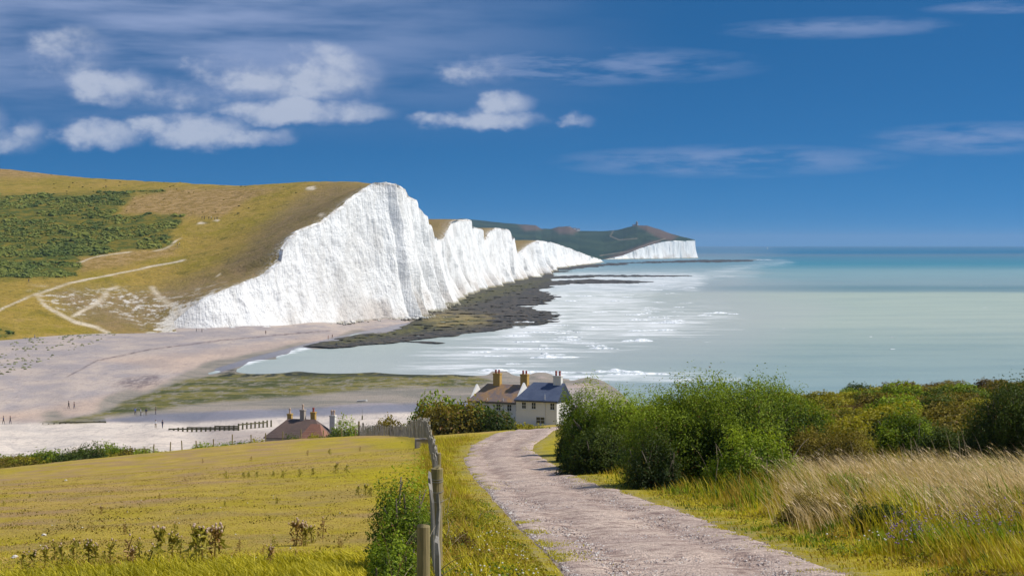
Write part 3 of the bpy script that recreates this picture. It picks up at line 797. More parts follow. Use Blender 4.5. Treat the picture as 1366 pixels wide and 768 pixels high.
c = mixc(nt, M(nt, 'MULTIPLY', attr(nt, 'rockd'), sstep(nt, ns2, 0.42, 0.55)), c, S(52, 58, 44, 0.55))
c = mixc(nt, M(nt, 'MULTIPLY', attr(nt, 'strand'), sstep(nt, n2, 0.35, 0.6)), c, S(110, 92, 96, 0.62))
c = mixc(nt, M(nt, 'MULTIPLY', attr(nt, 'wet'), 0.8), c, S(142, 140, 152, 0.62))
c = mixc(nt, M(nt, 'MULTIPLY', sstep(nt, n3, 0.52, 0.72), 0.45), c, S(100, 92, 92, 0.65))
rg = M(nt, 'SUBTRACT', 0.92, M(nt, 'MULTIPLY', attr(nt, 'wet'), 0.55))
setin(nt, bs, Base_Color=c, Roughness=rg, Specular_IOR_Level=0.2)
bump(nt, bs, M(nt, 'ADD', n2, M(nt, 'MULTIPLY', n3, 0.5)), 0.7, 0.35)
obj('beach', mesh('beach', np.c_[bX, D0, bz], grid_faces(len(bpy_), len(bpx))[:, ::-1], {'alg': alg, 'rockd': rockd, 'sand': sand, 'wet': wet, 'strand': strand, 'pale': pale}, [mat_beach], smooth_shade=True),
    kind='structure', label='wide shingle beach and weedy river mouth flats', category='beach')
def beach_hit(px, py):
    k_ = np.argmin((QX - px) ** 2 + (QY - py) ** 2)
    return float(bX[k_]), float(D0[k_]), float(bz[k_])

# ---- wave-cut rock platform
REEF = [[(398, 463), (425, 455), (470, 446), (520, 439), (545, 431), (566, 420), (582, 408), (600, 402), (614, 394), (640, 384), (665, 378), (690, 372), (720, 366), (735, 357), (770, 353), (835, 350.5), (838, 352.5), (770, 358),
         (745, 364), (730, 371), (742, 379), (728, 388), (746, 396), (732, 405), (700, 408), (735, 416), (745, 424), (735, 431), (690, 437), (620, 446), (560, 453), (500, 460), (440, 465)],
        [(700, 370.5), (780, 366), (925, 367.2), (922, 369), (800, 369.8), (720, 373)], [(690, 377), (780, 372), (868, 374.8), (862, 378), (780, 378.5), (700, 383)],
        [(770, 352.5), (840, 349.6), (930, 346.2), (1002, 346.0), (1000, 349.0), (930, 350.2), (860, 351.2)], [(520, 455), (580, 455), (600, 458), (560, 459)]]
rpx = np.linspace(385, 1015, 700); rpy = np.r_[np.arange(344.6, 360, 0.3), np.arange(360, 470, 0.55)]
RX, RY = np.meshgrid(rpx, rpy); RX = RX.ravel(); RY = RY.ravel()
D0r = H * F / (RY - Y0); X0r = (RX - CX) / F * D0r
r1 = 14 * fbm(X0r / 18, D0r / 34, 4, 180) + 46 * fbm(RX / 30, RY / 1.7, 3, 186) * smooth(RX, 560, 720); r2 = 3.0 * fbm(X0r / 18, D0r / 34, 4, 184) * np.clip((RY - 340) / 60, 0.1, 1)
rs = np.full(RX.shape, -99.0)
for P_ in REEF:
    rs = np.maximum(rs, sdf(RX + r1, (RY + r2) * 1.0, P_))
rz = -0.9 + 1.25 * smooth(rs, -1.6, 1.2) + 1.05 * fbm(X0r / 6, D0r / 11, 4, 188) * smooth(rs, -2.5, 0)
D0r = (H - rz) * F / (RY - Y0); X0r = (RX - CX) / F * D0r
algr = np.maximum.reduce([smooth(sdf(RX + r1, RY + r2, [(420, 460), (480, 446), (545, 432), (590, 420), (640, 421), (660, 430), (600, 438), (520, 449), (450, 460)]), -4, 6),
                  smooth(sdf(RX + r1, RY + r2, [(600, 404), (640, 388), (700, 374), (740, 370), (720, 380), (680, 392), (640, 404), (610, 410)]), -4, 6) * 0.85, -0.05 + 1.1 * fbm(X0r / 25, D0r / 40, 3, 190)])
gold = smooth(sdf(RX + r1, RY + r2, [(560, 425), (600, 414), (660, 420), (655, 432), (590, 438)]), -5, 6)
mat_reef, nt, bs = new_mat('wave_cut_rock')
p = pos(nt)
n1 = noise(nt, mapv(nt, p, (0.10, 0.06, 1)), 1.0, 6, 0.65); n2 = noise(nt, mapv(nt, p, (0.35, 0.16, 1)), 1.0, 6, 0.7); n3 = noise(nt, p, 1.2, 4, 0.7)
c = mixc(nt, sstep(nt, n2, 0.4, 0.62), S(56, 56, 54, 0.6), S(108, 98, 84, 0.62))
c = mixc(nt, M(nt, 'MULTIPLY', attr(nt, 'alg'), sstep(nt, n2, 0.38, 0.58)), c, S(112, 108, 48, 0.6))
c = mixc(nt, M(nt, 'MULTIPLY', attr(nt, 'gold'), sstep(nt, n1, 0.40, 0.58)), c, S(162, 144, 92, 0.62))
c = mixc(nt, M(nt, 'MULTIPLY', sstep(nt, n3, 0.58, 0.72), 0.5), c, S(40, 44, 44, 0.6))
setin(nt, bs, Base_Color=c, Roughness=0.75, Specular_IOR_Level=0.25)
bump(nt, bs, M(nt, 'ADD', n2, n3), 0.8, 0.5)
obj('rock_platform', mesh('rock_platform', np.c_[X0r, D0r, rz], grid_faces(len(rpy), len(rpx))[:, ::-1], {'alg': algr, 'gold': gold}, [mat_reef], smooth_shade=True),
    kind='structure', label='dark weedy rock platform at the foot of the chalk cliffs', category='rock platform')

# ================================================================== SEA
HORZ = 23000.0
spy = [Y0 + H * F / HORZ]
while spy[-1] < 640:
    spy.append(spy[-1] + max(0.35, 0.010 * (spy[-1] - Y0)))
sD = H * F / (np.array(spy) - Y0)
sa = np.linspace(-0.75, 0.75, 340)
SX, SY = np.meshgrid(sa, sD)
SXw = (SX * SY).ravel(); SYw = SY.ravel()
swell = 0.30 * fbm(SXw / 46, SYw / 17, 3, 200) * smooth(SYw, 3000, 900) * smooth(SYw, 480, 620)
spx = CX + F * SXw / SYw; spyv = Y0 + F * H / SYw
sw1 = 60 * fbm(SXw / 150, SYw / 260, 3, 205); sw2 = 8 * fbm(SXw / 260, SYw / 420, 3, 207)
surf = np.maximum.reduce([smooth(sdf(spx + sw1, spyv + sw2, [(560, 470), (640, 450), (740, 432), (735, 410), (745, 385), (730, 372), (800, 362), (860, 368), (850, 390), (880, 410), (960, 415), (1000, 432), (900, 452), (780, 470), (680, 490), (620, 500), (540, 490)]), -30, 30),
                          0.8 * smooth(sdf(spx + sw1, spyv + sw2 * 0.3, [(700, 379), (930, 366), (1040, 345), (1050, 350), (940, 374), (880, 384)]), -10, 8),
                          0.9 * smooth(sdf(spx + sw1, spyv, [(600, 496), (700, 488), (860, 494), (1000, 500), (1000, 512), (650, 512)]), -8, 8)])
lap = np.maximum(smooth(ldist(spx, spyv, [(545, 436), (480, 448), (400, 466), (340, 481), (292, 495)]), 3.2, 1.0), smooth(ldist(spx, spyv, [(640, 497), (690, 496), (740, 499), (790, 505)]), 3.0, 1.0))
milky = smooth(sdf(spx + sw1 * 1.5, spyv + sw2, [(200, 500), (560, 440), (740, 360), (860, 352), (1000, 352), (1000, 380), (1080, 420), (1000, 470), (800, 520), (200, 620)]), -60, 60)

rsea = np.full(spx.shape, -99.0)
k_ = (spx > 560) & (spx < 1100) & (spyv > 342) & (spyv < 470)
for P_ in REEF:
    rsea[k_] = np.maximum(rsea[k_], sdf(spx[k_] + 14 * fbm(SXw[k_] / 18, SYw[k_] / 34, 4, 180), spyv[k_], P_))
surf = np.maximum(surf, 1.15 * smooth(rsea, -34, -4) * smooth(spx, 590, 700) * smooth(spyv, 352, 372))
mat_sea, nt, bs = new_mat('sea_water')
p = pos(nt)
ysep = node(nt, 'ShaderNodeSeparateXYZ', {0: p})
lowf = noise(nt, mapv(nt, p, (0.0011, 0.0022, 1)), 1.0, 4, 0.55)
inv = M(nt, 'DIVIDE', H * F, ysep.outputs[1])                       # zones by distance: shoals nearer, deep water out, and a painted cloud shadow
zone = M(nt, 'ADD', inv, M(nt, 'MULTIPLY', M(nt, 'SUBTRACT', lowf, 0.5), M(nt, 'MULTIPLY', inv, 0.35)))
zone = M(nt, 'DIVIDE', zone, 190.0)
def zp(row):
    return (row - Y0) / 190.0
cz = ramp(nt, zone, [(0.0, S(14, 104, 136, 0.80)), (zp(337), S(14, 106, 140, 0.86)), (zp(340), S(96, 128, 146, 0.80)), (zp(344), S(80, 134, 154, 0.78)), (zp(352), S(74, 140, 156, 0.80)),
                     (zp(364), S(136, 166, 168, 0.84)), (zp(378), S(142, 164, 166, 0.80)), (zp(383), S(122, 152, 156, 0.72)), (zp(388), S(138, 162, 162, 0.74)), (zp(392), S(174, 186, 170, 0.86)),  # the darker band here is a cloud's shadow painted into the water colour
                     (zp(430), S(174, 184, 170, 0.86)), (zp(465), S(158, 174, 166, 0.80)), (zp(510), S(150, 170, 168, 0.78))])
cz = mixc(nt, 1.0, cz, (1.06, 1.06, 1.04), 'MULTIPLY')
wv1 = noise(nt, mapv(nt, p, (0.045, 0.11, 1)), 1.0, 6, 0.62)
wv2 = noise(nt, mapv(nt, p, (0.010, 0.035, 1)), 1.0, 6, 0.6)
cz = mixc(nt, M(nt, 'MULTIPLY', sstep(nt, wv2, 0.42, 0.64), 0.5), cz, mixc(nt, 1.0, cz, (0.72, 0.80, 0.86), 'MULTIPLY'))
cz = mixc(nt, M(nt, 'MULTIPLY', sstep(nt, wv1, 0.50, 0.70), 0.35), cz, mixc(nt, 1.0, cz, (0.78, 0.86, 0.92), 'MULTIPLY'))
cz = mixc(nt, M(nt, 'MULTIPLY', attr(nt, 'milky'), 0.65), cz, S(190, 192, 188, 0.76))
fo = noise(nt, mapv(nt, p, (0.022, 0.075, 1)), 1.0, 8, 0.66, 0.7)
fo2 = noise(nt, mapv(nt, p, (0.12, 0.20, 1)), 1.0, 6, 0.7)
foam = M(nt, 'MULTIPLY', sstep(nt, M(nt, 'ADD', M(nt, 'MULTIPLY', fo, 1.0), M(nt, 'MULTIPLY', attr(nt, 'surf'), 0.21)), 0.58, 0.82), sstep(nt, fo2, 0.18, 0.60))
foam = M(nt, 'MULTIPLY', foam, M(nt, 'MULTIPLY', sstep(nt, attr(nt, 'surf'), 0.05, 0.4), 0.85))
lp = M(nt, 'MULTIPLY', attr(nt, 'lap'), sstep(nt, fo2, 0.40, 0.55))
caps = M(nt, 'MULTIPLY', sstep(nt, noise(nt, mapv(nt, p, (0.05, 0.05, 1), (31, 7, 0)), 1.0, 3, 0.5), 0.80, 0.82), 0.5)
foam = M(nt, 'MAXIMUM', M(nt, 'MAXIMUM', foam, lp), caps)
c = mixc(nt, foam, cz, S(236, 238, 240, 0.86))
setin(nt, bs, Base_Color=c, Roughness=M(nt, 'ADD', 0.38, M(nt, 'MULTIPLY', foam, 0.5)), Specular_IOR_Level=0.22, IOR=1.33)
bump(nt, bs, M(nt, 'ADD', noise(nt, mapv(nt, p, (0.10, 0.24, 1)), 1.0, 8, 0.7), M(nt, 'MULTIPLY', foam, 0.4)), 0.6, 1.2)
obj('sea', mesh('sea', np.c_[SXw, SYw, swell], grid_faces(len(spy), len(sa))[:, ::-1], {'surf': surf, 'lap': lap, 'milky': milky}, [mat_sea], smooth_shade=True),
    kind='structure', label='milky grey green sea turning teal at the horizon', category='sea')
# ================================================================== VEGETATION HELPERS
def leaf_mat(name, a, b, dead=None, sheen=0.25, trans=0.35):
    """leaf colour between a and b by the per-leaf tint, light coming through the blade"""
    m_, nt, bs = new_mat(name)
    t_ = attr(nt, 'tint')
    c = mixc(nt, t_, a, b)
    if dead is not None:
        c = mixc(nt, sstep(nt, attr(nt, 'dead'), 0.5, 1.0), c, dead)
    setin(nt, bs, Base_Color=c, Roughness=0.6, Specular_IOR_Level=sheen)
    tr = node(nt, 'ShaderNodeBsdfTranslucent', {'Color': mixc(nt, 1.0, c, (1.0, 1.0, 0.55), 'MULTIPLY')})
    mx = node(nt, 'ShaderNodeMixShader', {0: trans, 1: bs.outputs[0], 2: tr.outputs[0]})
    out = [n for n in nt.nodes if n.type == 'OUTPUT_MATERIAL'][0]
    nt.links.new(mx.outputs[0], out.inputs[0])
    return m_

def leaves(C, Nn, size, rg, aspect=0.55, droop=0.25):
    """one folded leaf per centre: 4 corners, 2 triangles"""
    n = len(C)
    nr = Nn + rg.normal(0, 0.42, (n, 3)); nr /= np.linalg.norm(nr, axis=1, keepdims=True) + 1e-9
    tg = rg.normal(0, 1, (n, 3)); tg -= (tg * nr).sum(1, keepdims=True) * nr
    tg /= np.linalg.norm(tg, axis=1, keepdims=True) + 1e-9
    bt = np.cross(nr, tg)
    s = (size * rg.uniform(0.6, 1.35, n))[:, None]
    v0 = C - tg * s * 0.5; v2 = C + tg * s * 0.5 - nr * s * droop * 0.5
    v1 = C + bt * s * aspect * 0.5 + nr * s * 0.10; v3 = C - bt * s * aspect * 0.5 + nr * s * 0.10
    V = np.stack([v0, v1, v2, v3], 1).reshape(-1, 3)
    i = np.arange(n)[:, None] * 4
    Fc = np.concatenate([i + np.array([[0, 1, 2]]), i + np.array([[0, 2, 3]])])
    return V, Fc

def bush_mesh(name, rx, ry, rz, nl, size, mat, seed, clumps=70, shoots=0, rough=0.3, flat=0.0, core=0.55, dead=0.04):
    rg = np.random.default_rng(seed)
    # a crown is several overlapping lobes of different size and height
    nlobe = 5 + int(rg.integers(0, 4))
    lob = [(0.0, 0.0, 0.80, 0.80, 0.97)]
    a0 = rg.uniform(0, 6.28)
    for i in range(nlobe):
        a = a0 + i * 6.283 / nlobe + rg.normal(0, 0.35); q = rg.uniform(0.42, 0.66); s_ = rg.uniform(0.34, 0.56)
        lob.append((q * math.cos(a), q * math.sin(a), s_, s_, rg.uniform(0.45, 0.95)))
    ar = np.array([l_[2] * l_[4] for l_ in lob]); cnt = (nl * ar / ar.sum()).astype(int)
    CC, NN, TT = [], [], []
    pw = 2.0 + 3.0 * flat
    for (lx_, ly_, sx_, sy_, sz_), m in zip(lob, cnt):
        cap = rg.random(m) < 0.45
        q = np.sqrt(rg.random(m))
        h = np.where(cap, np.clip(1 - q ** pw, 0, 1) ** (1 / pw), rg.random(m) ** 1.1 * 0.95)
        rr = np.where(cap, q, np.clip(1 - h ** pw, 0, 1) ** (1 / pw))
        a = rg.uniform(0, 2 * np.pi, m)
        d = np.c_[rr * np.cos(a), rr * np.sin(a), h]
        ext = np.array([rx * sx_, ry * sy_, rz * sz_])
        cen = np.array([lx_ * rx, ly_ * ry, 0])
        w_ = d * ext + cen
        fq = 1.0 / (0.26 * min(rx, ry, rz) + 0.10)
        def n3(f_, sd):
            return (vnoise(w_[:, 0] * f_ + sd, w_[:, 1] * f_ + 31, sd % 37) + vnoise(w_[:, 1] * f_ + 7, w_[:, 2] * f_ + sd, sd % 37 + 1) + vnoise(w_[:, 2] * f_ + 3, w_[:, 0] * f_ + 11, sd % 37 + 2)) / 1.5 - 1.0
        n1 = n3(fq * 0.8, seed); n2 = n3(fq * 2.2, seed + 5); n4 = n3(fq * 5.0, seed + 9)
        R_ = 1 + rough * 0.8 * n1 + 0.22 * n2 + 0.12 * n4
        dep = rg.normal(0.03, 0.085, m)
        core_l = rg.random(m) < 0.22
        dep = np.where(core_l, rg.uniform(0.12, 0.5, m), dep)
        C = d * (R_ * (1 - dep))[:, None] * ext + cen
        keep = (core_l | (n2 + 0.6 * n4 > -0.50)) & (C[:, 2] > 0.0)
        nrm = d / ext
        nrm /= np.linalg.norm(nrm, axis=1, keepdims=True) + 1e-9
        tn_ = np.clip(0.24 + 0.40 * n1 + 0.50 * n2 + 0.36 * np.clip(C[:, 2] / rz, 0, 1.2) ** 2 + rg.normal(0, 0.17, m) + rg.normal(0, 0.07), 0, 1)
        CC.append(C[keep]); NN.append((nrm * 0.9 + np.array([0, 0, 0.35]))[keep]); TT.append(tn_[keep])
    C = np.concatenate(CC); Nn = np.concatenate(NN); tint = np.concatenate(TT)
    # sprigs standing out of the outline
    ns_ = max(20, len(C) // 110)
    pk = rg.integers(0, len(C), ns_)
    dv = Nn[pk] / np.linalg.norm(Nn[pk], axis=1, keepdims=True) + rg.normal(0, 0.4, (ns_, 3)) + [-0.2, 0, 0.4]
    ln_ = rg.uniform(0.03, 0.09, ns_) * (0.6 + 0.4 * rz)
    sp_ = (C[pk][:, None] + dv[:, None] * ln_[:, None, None] * np.linspace(0.1, 1, 6)[None, :, None]).reshape(-1, 3)
    C = np.r_[C, sp_]; Nn = np.r_[Nn, rg.normal(0, 1, sp_.shape)]; tint = np.r_[tint, np.clip(np.repeat(tint[pk], 6) + 0.2, 0, 1)]
    V, Fc = leaves(C, Nn, size, rg)
    dd = (rg.random(len(C)) < dead).astype(float)
    if shoots:
        a = rg.uniform(0, 2 * np.pi, shoots); q = np.sqrt(rg.random(shoots)) * 0.95
        bx, by = q * np.cos(a) * rx, q * np.sin(a) * ry
        bz_ = rz * np.sqrt(np.clip(1 - q * q * (1 - flat), 0, 1)) * (0.86 + 0.2 * vnoise(bx * 1.2, by * 1.2, 7))
        hh = rg.uniform(0.06, 0.24, shoots) * (0.5 + rz * 0.22)
        m_ = 7
        tpos = np.linspace(0, 1, m_)
        P = np.stack([bx[:, None] - 0.25 * hh[:, None] * tpos ** 2, by[:, None] + rg.normal(0, 0.05, (shoots, 1)) * tpos, bz_[:, None] - 0.1 + hh[:, None] * tpos], -1).reshape(-1, 3)
        P += rg.normal(0, size * 0.25, P.shape)
        V2, F2 = leaves(P, rg.normal(0, 1, P.shape) + [0.4, 0, 0.2], size * 0.9, rg, 0.4)
        Fc = np.r_[Fc, F2 + len(V)]; V = np.r_[V, V2]
        tint = np.r_[tint, np.clip(rg.uniform(0.5, 1.0, len(P)), 0, 1)]; dd = np.r_[dd, np.zeros(len(P))]
    return mesh(name, V, Fc, {'tint': np.repeat(tint, 4), 'dead': np.repeat(dd, 4)}, [mat])

def stem_mesh(name, rx, ry, rz, mat, seed, n=9, r0=0.035):
    rg = np.random.default_rng(seed)
    mb = MB()
    for i in range(n):
        a = rg.uniform(0, 2 * np.pi); q = rg.uniform(0.3, 0.85)
        e = np.array([rx * q * np.cos(a), ry * q * np.sin(a), rz * rg.uniform(0.55, 0.9)])
        b = e * np.array([0.18, 0.18, 0]) - [0, 0, 0.12]
        md = (b + e) / 2 + rg.normal(0, 0.08, 3) * rz
        mb.tube([b, (b + md) / 2 + rg.normal(0, 0.03, 3), md, e], [r0, r0 * 0.8, r0 * 0.6, r0 * 0.25], 6)
    return mb.build(name, mat, True)

mat_bark, nt, bs = new_mat('bark')
n1 = noise(nt, mapv(nt, pos(nt), (6, 6, 1.5)), 3, 5, 0.6)
setin(nt, bs, Base_Color=mixc(nt, n1, S(70, 60, 48, 0.7), S(140, 126, 108, 0.7)), Roughness=0.9)
LM = {
    'green': leaf_mat('leaf_green', S(42, 78, 12, 0.72), S(152, 170, 34, 0.95), S(140, 112, 54, 0.7)),
    'dark': leaf_mat('leaf_dark', S(40, 62, 18, 0.72), S(100, 116, 34, 0.82), S(106, 86, 44, 0.65)),
    'yellow': leaf_mat('leaf_yellow', S(112, 112, 20, 0.8), S(186, 174, 42, 0.9), S(160, 128, 60, 0.75)),
    'olive': leaf_mat('leaf_olive', S(84, 80, 22, 0.76), S(160, 142, 46, 0.88), S(140, 104, 52, 0.7)),
    'brown': leaf_mat('leaf_brown', S(92, 72, 36, 0.72), S(146, 120, 58, 0.8), S(132, 92, 52, 0.66)),
    'fresh': leaf_mat('leaf_fresh', S(88, 122, 20, 0.8), S(176, 192, 48, 0.9), S(150, 130, 56, 0.7)),
}
def big_bush(loc, r, nl, size, mk, seed, label, name='bush', rotz=0.0, stems=9, group=None, **kw):
    e = empty(name, loc, rotz, label=label, category='bush')
    if group:
        e['group'] = group
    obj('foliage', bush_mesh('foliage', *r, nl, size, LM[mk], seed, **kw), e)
    obj('branch', stem_mesh('branch', *r, mat_bark, seed + 5, stems, 0.02 + 0.012 * r[2]), e)
    return e

def at(px, D):
    x = (px - CX) / F * D
    return (x, D, float(g(x, D)))

# ================================================================== BUSHES BY THE TRACK
def sunk(l, d=0.12):
    return (l[0], l[1], l[2] - d)
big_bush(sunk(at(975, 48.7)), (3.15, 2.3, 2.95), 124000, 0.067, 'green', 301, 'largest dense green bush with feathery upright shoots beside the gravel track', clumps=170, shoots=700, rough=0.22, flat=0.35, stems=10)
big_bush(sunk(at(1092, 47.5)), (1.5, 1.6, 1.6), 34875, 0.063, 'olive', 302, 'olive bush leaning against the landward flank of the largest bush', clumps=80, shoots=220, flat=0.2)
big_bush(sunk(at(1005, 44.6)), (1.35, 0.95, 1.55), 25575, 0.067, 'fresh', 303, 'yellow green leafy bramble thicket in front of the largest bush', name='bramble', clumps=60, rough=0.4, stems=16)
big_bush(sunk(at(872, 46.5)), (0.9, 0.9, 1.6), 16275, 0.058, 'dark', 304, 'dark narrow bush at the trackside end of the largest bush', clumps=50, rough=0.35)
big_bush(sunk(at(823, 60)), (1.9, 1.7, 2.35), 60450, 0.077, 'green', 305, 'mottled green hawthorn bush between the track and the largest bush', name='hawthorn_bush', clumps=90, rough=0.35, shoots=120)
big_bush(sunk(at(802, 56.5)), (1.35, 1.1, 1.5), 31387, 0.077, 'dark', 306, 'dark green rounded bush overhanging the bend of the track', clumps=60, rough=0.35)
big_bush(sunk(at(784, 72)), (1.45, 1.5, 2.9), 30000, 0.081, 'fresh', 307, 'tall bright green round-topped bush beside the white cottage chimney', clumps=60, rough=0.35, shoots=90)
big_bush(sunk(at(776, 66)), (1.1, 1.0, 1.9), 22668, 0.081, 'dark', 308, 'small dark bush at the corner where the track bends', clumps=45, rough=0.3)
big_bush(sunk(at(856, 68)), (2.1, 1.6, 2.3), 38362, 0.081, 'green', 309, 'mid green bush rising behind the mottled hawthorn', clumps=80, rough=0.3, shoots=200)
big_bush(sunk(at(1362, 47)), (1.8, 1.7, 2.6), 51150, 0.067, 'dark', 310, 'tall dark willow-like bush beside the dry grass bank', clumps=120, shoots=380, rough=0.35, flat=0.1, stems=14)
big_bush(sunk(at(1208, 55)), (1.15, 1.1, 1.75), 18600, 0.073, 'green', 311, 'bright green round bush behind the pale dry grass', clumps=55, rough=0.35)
big_bush(sunk(at(1275, 51)), (1.35, 1.0, 1.35), 18600, 0.067, 'dark', 312, 'dark spreading bush at the foot of the tall willow-like bush', clumps=55, rough=0.4)
big_bush(sunk(at(1172, 29.5), 0.08), (0.58, 0.5, 0.62), 9765, 0.045, 'dark', 313, 'small dark green bush half buried in the flowering verge', clumps=34, rough=0.4, stems=7)
big_bush(sunk(at(1085, 32.0), 0.08), (0.75, 0.55, 0.62), 9765, 0.045, 'olive', 314, 'low olive weedy bush between dry grass and the track edge', clumps=34, rough=0.5, stems=7)
big_bush(sunk(at(540, 22.5), 0.05), (0.42, 1.3, 1.30), 15000, 0.042, 'green', 315, 'green bramble tangle swallowing the paling fence beside the round strainer post', name='bramble', clumps=44, rough=0.55, stems=14)
big_bush(sunk(at(527, 18.2), 0.05), (0.34, 1.0, 0.70), 11000, 0.036, 'green', 316, 'low bramble tangle beside the cut-off short fence post', name='bramble', clumps=30, rough=0.5, stems=10)
big_bush(sunk(at(560, 31.0), 0.05), (0.5, 2.2, 0.72), 8370, 0.050, 'yellow', 317, 'yellow green bramble growing through the paling fence beyond the strainer post', name='bramble', clumps=40, rough=0.5, stems=10)
big_bush(sunk(at(612, 25.5), 0.05), (0.32, 0.45, 0.42), 3200, 0.034, 'brown', 318, 'brownish dying weed clump beside the strainer post', name='weed_clump', clumps=30, rough=0.5, stems=8)
big_bush(sunk(at(642, 22.5), 0.05), (0.30, 0.4, 0.30), 3000, 0.034, 'olive', 319, 'olive weed clump between the short post and the track edge', name='weed_clump', clumps=30, rough=0.5, stems=6)
big_bush(sunk(at(618, 33.0), 0.05), (0.45, 0.8, 0.45), 4200, 0.04, 'yellow', 320, 'yellow green weed clump spilling over the inland track edge', name='weed_clump', clumps=30, rough=0.5, stems=6)
for px_, D_, r_, mk_, sd_, lb_ in ((1245, 33.5, (0.55, 0.5, 0.55), 'green', 321, 'green bushlet standing in the pale dry grass above the knapweed'), (1335, 30.5, (0.5, 0.5, 0.45), 'olive', 322, 'olive bushlet among the purple knapweed'),
                                    (1128, 38.0, (0.6, 0.5, 0.75), 'fresh', 323, 'bright green bushlet where the dry grass meets the bramble thicket'), (1300, 39.5, (0.7, 0.5, 0.7), 'green', 324, 'green bushlet in the dry grass before the dark spreading bush')):
    big_bush(sunk(at(px_, D_), 0.06), r_, 4200, 0.042, mk_, sd_, lb_, clumps=30, rough=0.5, stems=6)
# bare arching canes and dead twigs round the brambles
mat_cane, nt, bs = new_mat('dead_cane')
setin(nt, bs, Base_Color=S(176, 158, 128, 0.75), Roughness=0.85)

# ---- scrub out to the cliff top, each shrub a thing
def far_set(seed0):
    out = {}
    for i, (mk, r, nl, size) in enumerate((('olive', (1.7, 1.5, 1.25), 3000, 0.16), ('green', (1.5, 1.4, 1.35), 3000, 0.16), ('yellow', (1.6, 1.5, 1.05), 3000, 0.16), ('brown', (1.5, 1.3, 1.0), 2600, 0.15), ('dark', (1.5, 1.4, 1.4), 3000, 0.16))):
        out[mk] = [bush_mesh('shrub', *r, nl, size, LM[mk], seed0 + 10 * i + j, clumps=40, rough=0.4, shoots=40) for j in range(2)]
    return out
FAR = far_set(400)
TONE = {'olive': 'olive', 'green': 'mid green', 'yellow': 'yellow green', 'brown': 'brownish', 'dark': 'dark green'}
rs_ = random.Random(5)
def shrub(x, y, s, mk, label, group, sz=1.0, name='shrub'):
    z = float(g(x, y))
    o = obj(name, rs_.choice(FAR[mk]), None, (x, y, z - 0.15 * s), rs_.uniform(0, 6.28), label=label, category='shrub', group=group)
    o.scale = (s * rs_.uniform(0.85, 1.2), s * rs_.uniform(0.85, 1.2), s * sz * rs_.uniform(0.8, 1.2))
    return o
cnt = 0
D = 60.0
while D < 240:
    px = 1030 + rs_.uniform(-20, 20) if D < 90 else 880 + rs_.uniform(-20, 20)
    while px < 1640:
        s = rs_.uniform(0.75, 1.25) * (0.8 + D / 260)
        x = (px - CX) / F * D
        mk = rs_.choice(['olive', 'olive', 'yellow', 'green', 'brown', 'olive', 'yellow', 'yellow'] if rs_.random() < 0.9 else ['dark'])
        dd = D * rs_.uniform(0.96, 1.04)
        if not (px < 1120 and D < 85):
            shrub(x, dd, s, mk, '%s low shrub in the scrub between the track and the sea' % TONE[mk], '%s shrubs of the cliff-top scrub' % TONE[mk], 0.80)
        px += (2.1 * s + rs_.uniform(0, 1.2)) / D * F
    D *= 1.115
# shrubs round the cottages and below the field
for px, D, s, mk, sz in ((585, 158, 1.5, 'green', 1.3), (600, 150, 1.4, 'olive', 1.2), (618, 156, 1.6, 'green', 1.3), (640, 160, 1.5, 'olive', 1.15), (655, 150, 1.3, 'dark', 1.3), (668, 152, 1.2, 'brown', 1.3),
                         (690, 150, 1.0, 'yellow', 0.9), (705, 156, 1.2, 'yellow', 1.1), (722, 150, 1.0, 'yellow', 0.9), (572, 165, 1.3, 'yellow', 1.1)):
    shrub((px - CX) / F * D, D, s * (1.35 if px < 680 else 1.2), mk, '%s shrub on the brow in front of the white cottages' % TONE[mk], '%s shrubs before the white cottages' % TONE[mk], sz * 1.1)
for px, D, s, mk, sz in ((492, 162, 1.1, 'brown', 1.0), (505, 164, 1.3, 'dark', 1.0), (520, 160, 1.2, 'olive', 1.25), (533, 165, 1.2, 'yellow', 1.0), (546, 160, 1.0, 'yellow', 1.0), (500, 158, 0.9, 'brown', 0.9)):
    shrub((px - CX) / F * D, D, s, mk, '%s shrub behind the grey picket fence' % TONE[mk], '%s shrubs behind the picket fence' % TONE[mk], sz)
e = big_bush((at(461, 168)[0], 168, at(461, 168)[2] - 0.1), (1.75, 1.6, 2.9), 4500, 0.17, 'fresh', 330, 'round bright green garden bush beside the red-tiled house', clumps=50, rough=0.2, shoots=60, stems=6)
for px, D, s, mk, sz in ((424, 172, 1.3, 'yellow', 1.1), (437, 170, 1.0, 'dark', 1.1), (408, 176, 1.1, 'olive', 1.0), (392, 178, 1.2, 'dark', 0.9), (374, 176, 1.1, 'olive', 0.9), (445, 180, 1.0, 'yellow', 1.0), (450, 165, 0.9, 'dark', 1.0)):
    shrub((px - CX) / F * D, D, s, mk, '%s shrub along the garden of the red-tiled house' % TONE[mk], '%s shrubs by the red-tiled house' % TONE[mk], sz)
for i in range(13):
    px = 262 + i * 8.5 + rs_.uniform(-3, 3); D = 178 + rs_.uniform(-8, 12)
    mk = rs_.choice(['green', 'yellow', 'fresh' if False else 'green', 'olive'])
    shrub((px - CX) / F * D, D, rs_.uniform(1.3, 1.7), mk, '%s shrub below the field beside the timber groyne' % TONE[mk], '%s shrubs below the field' % TONE[mk], 0.8)
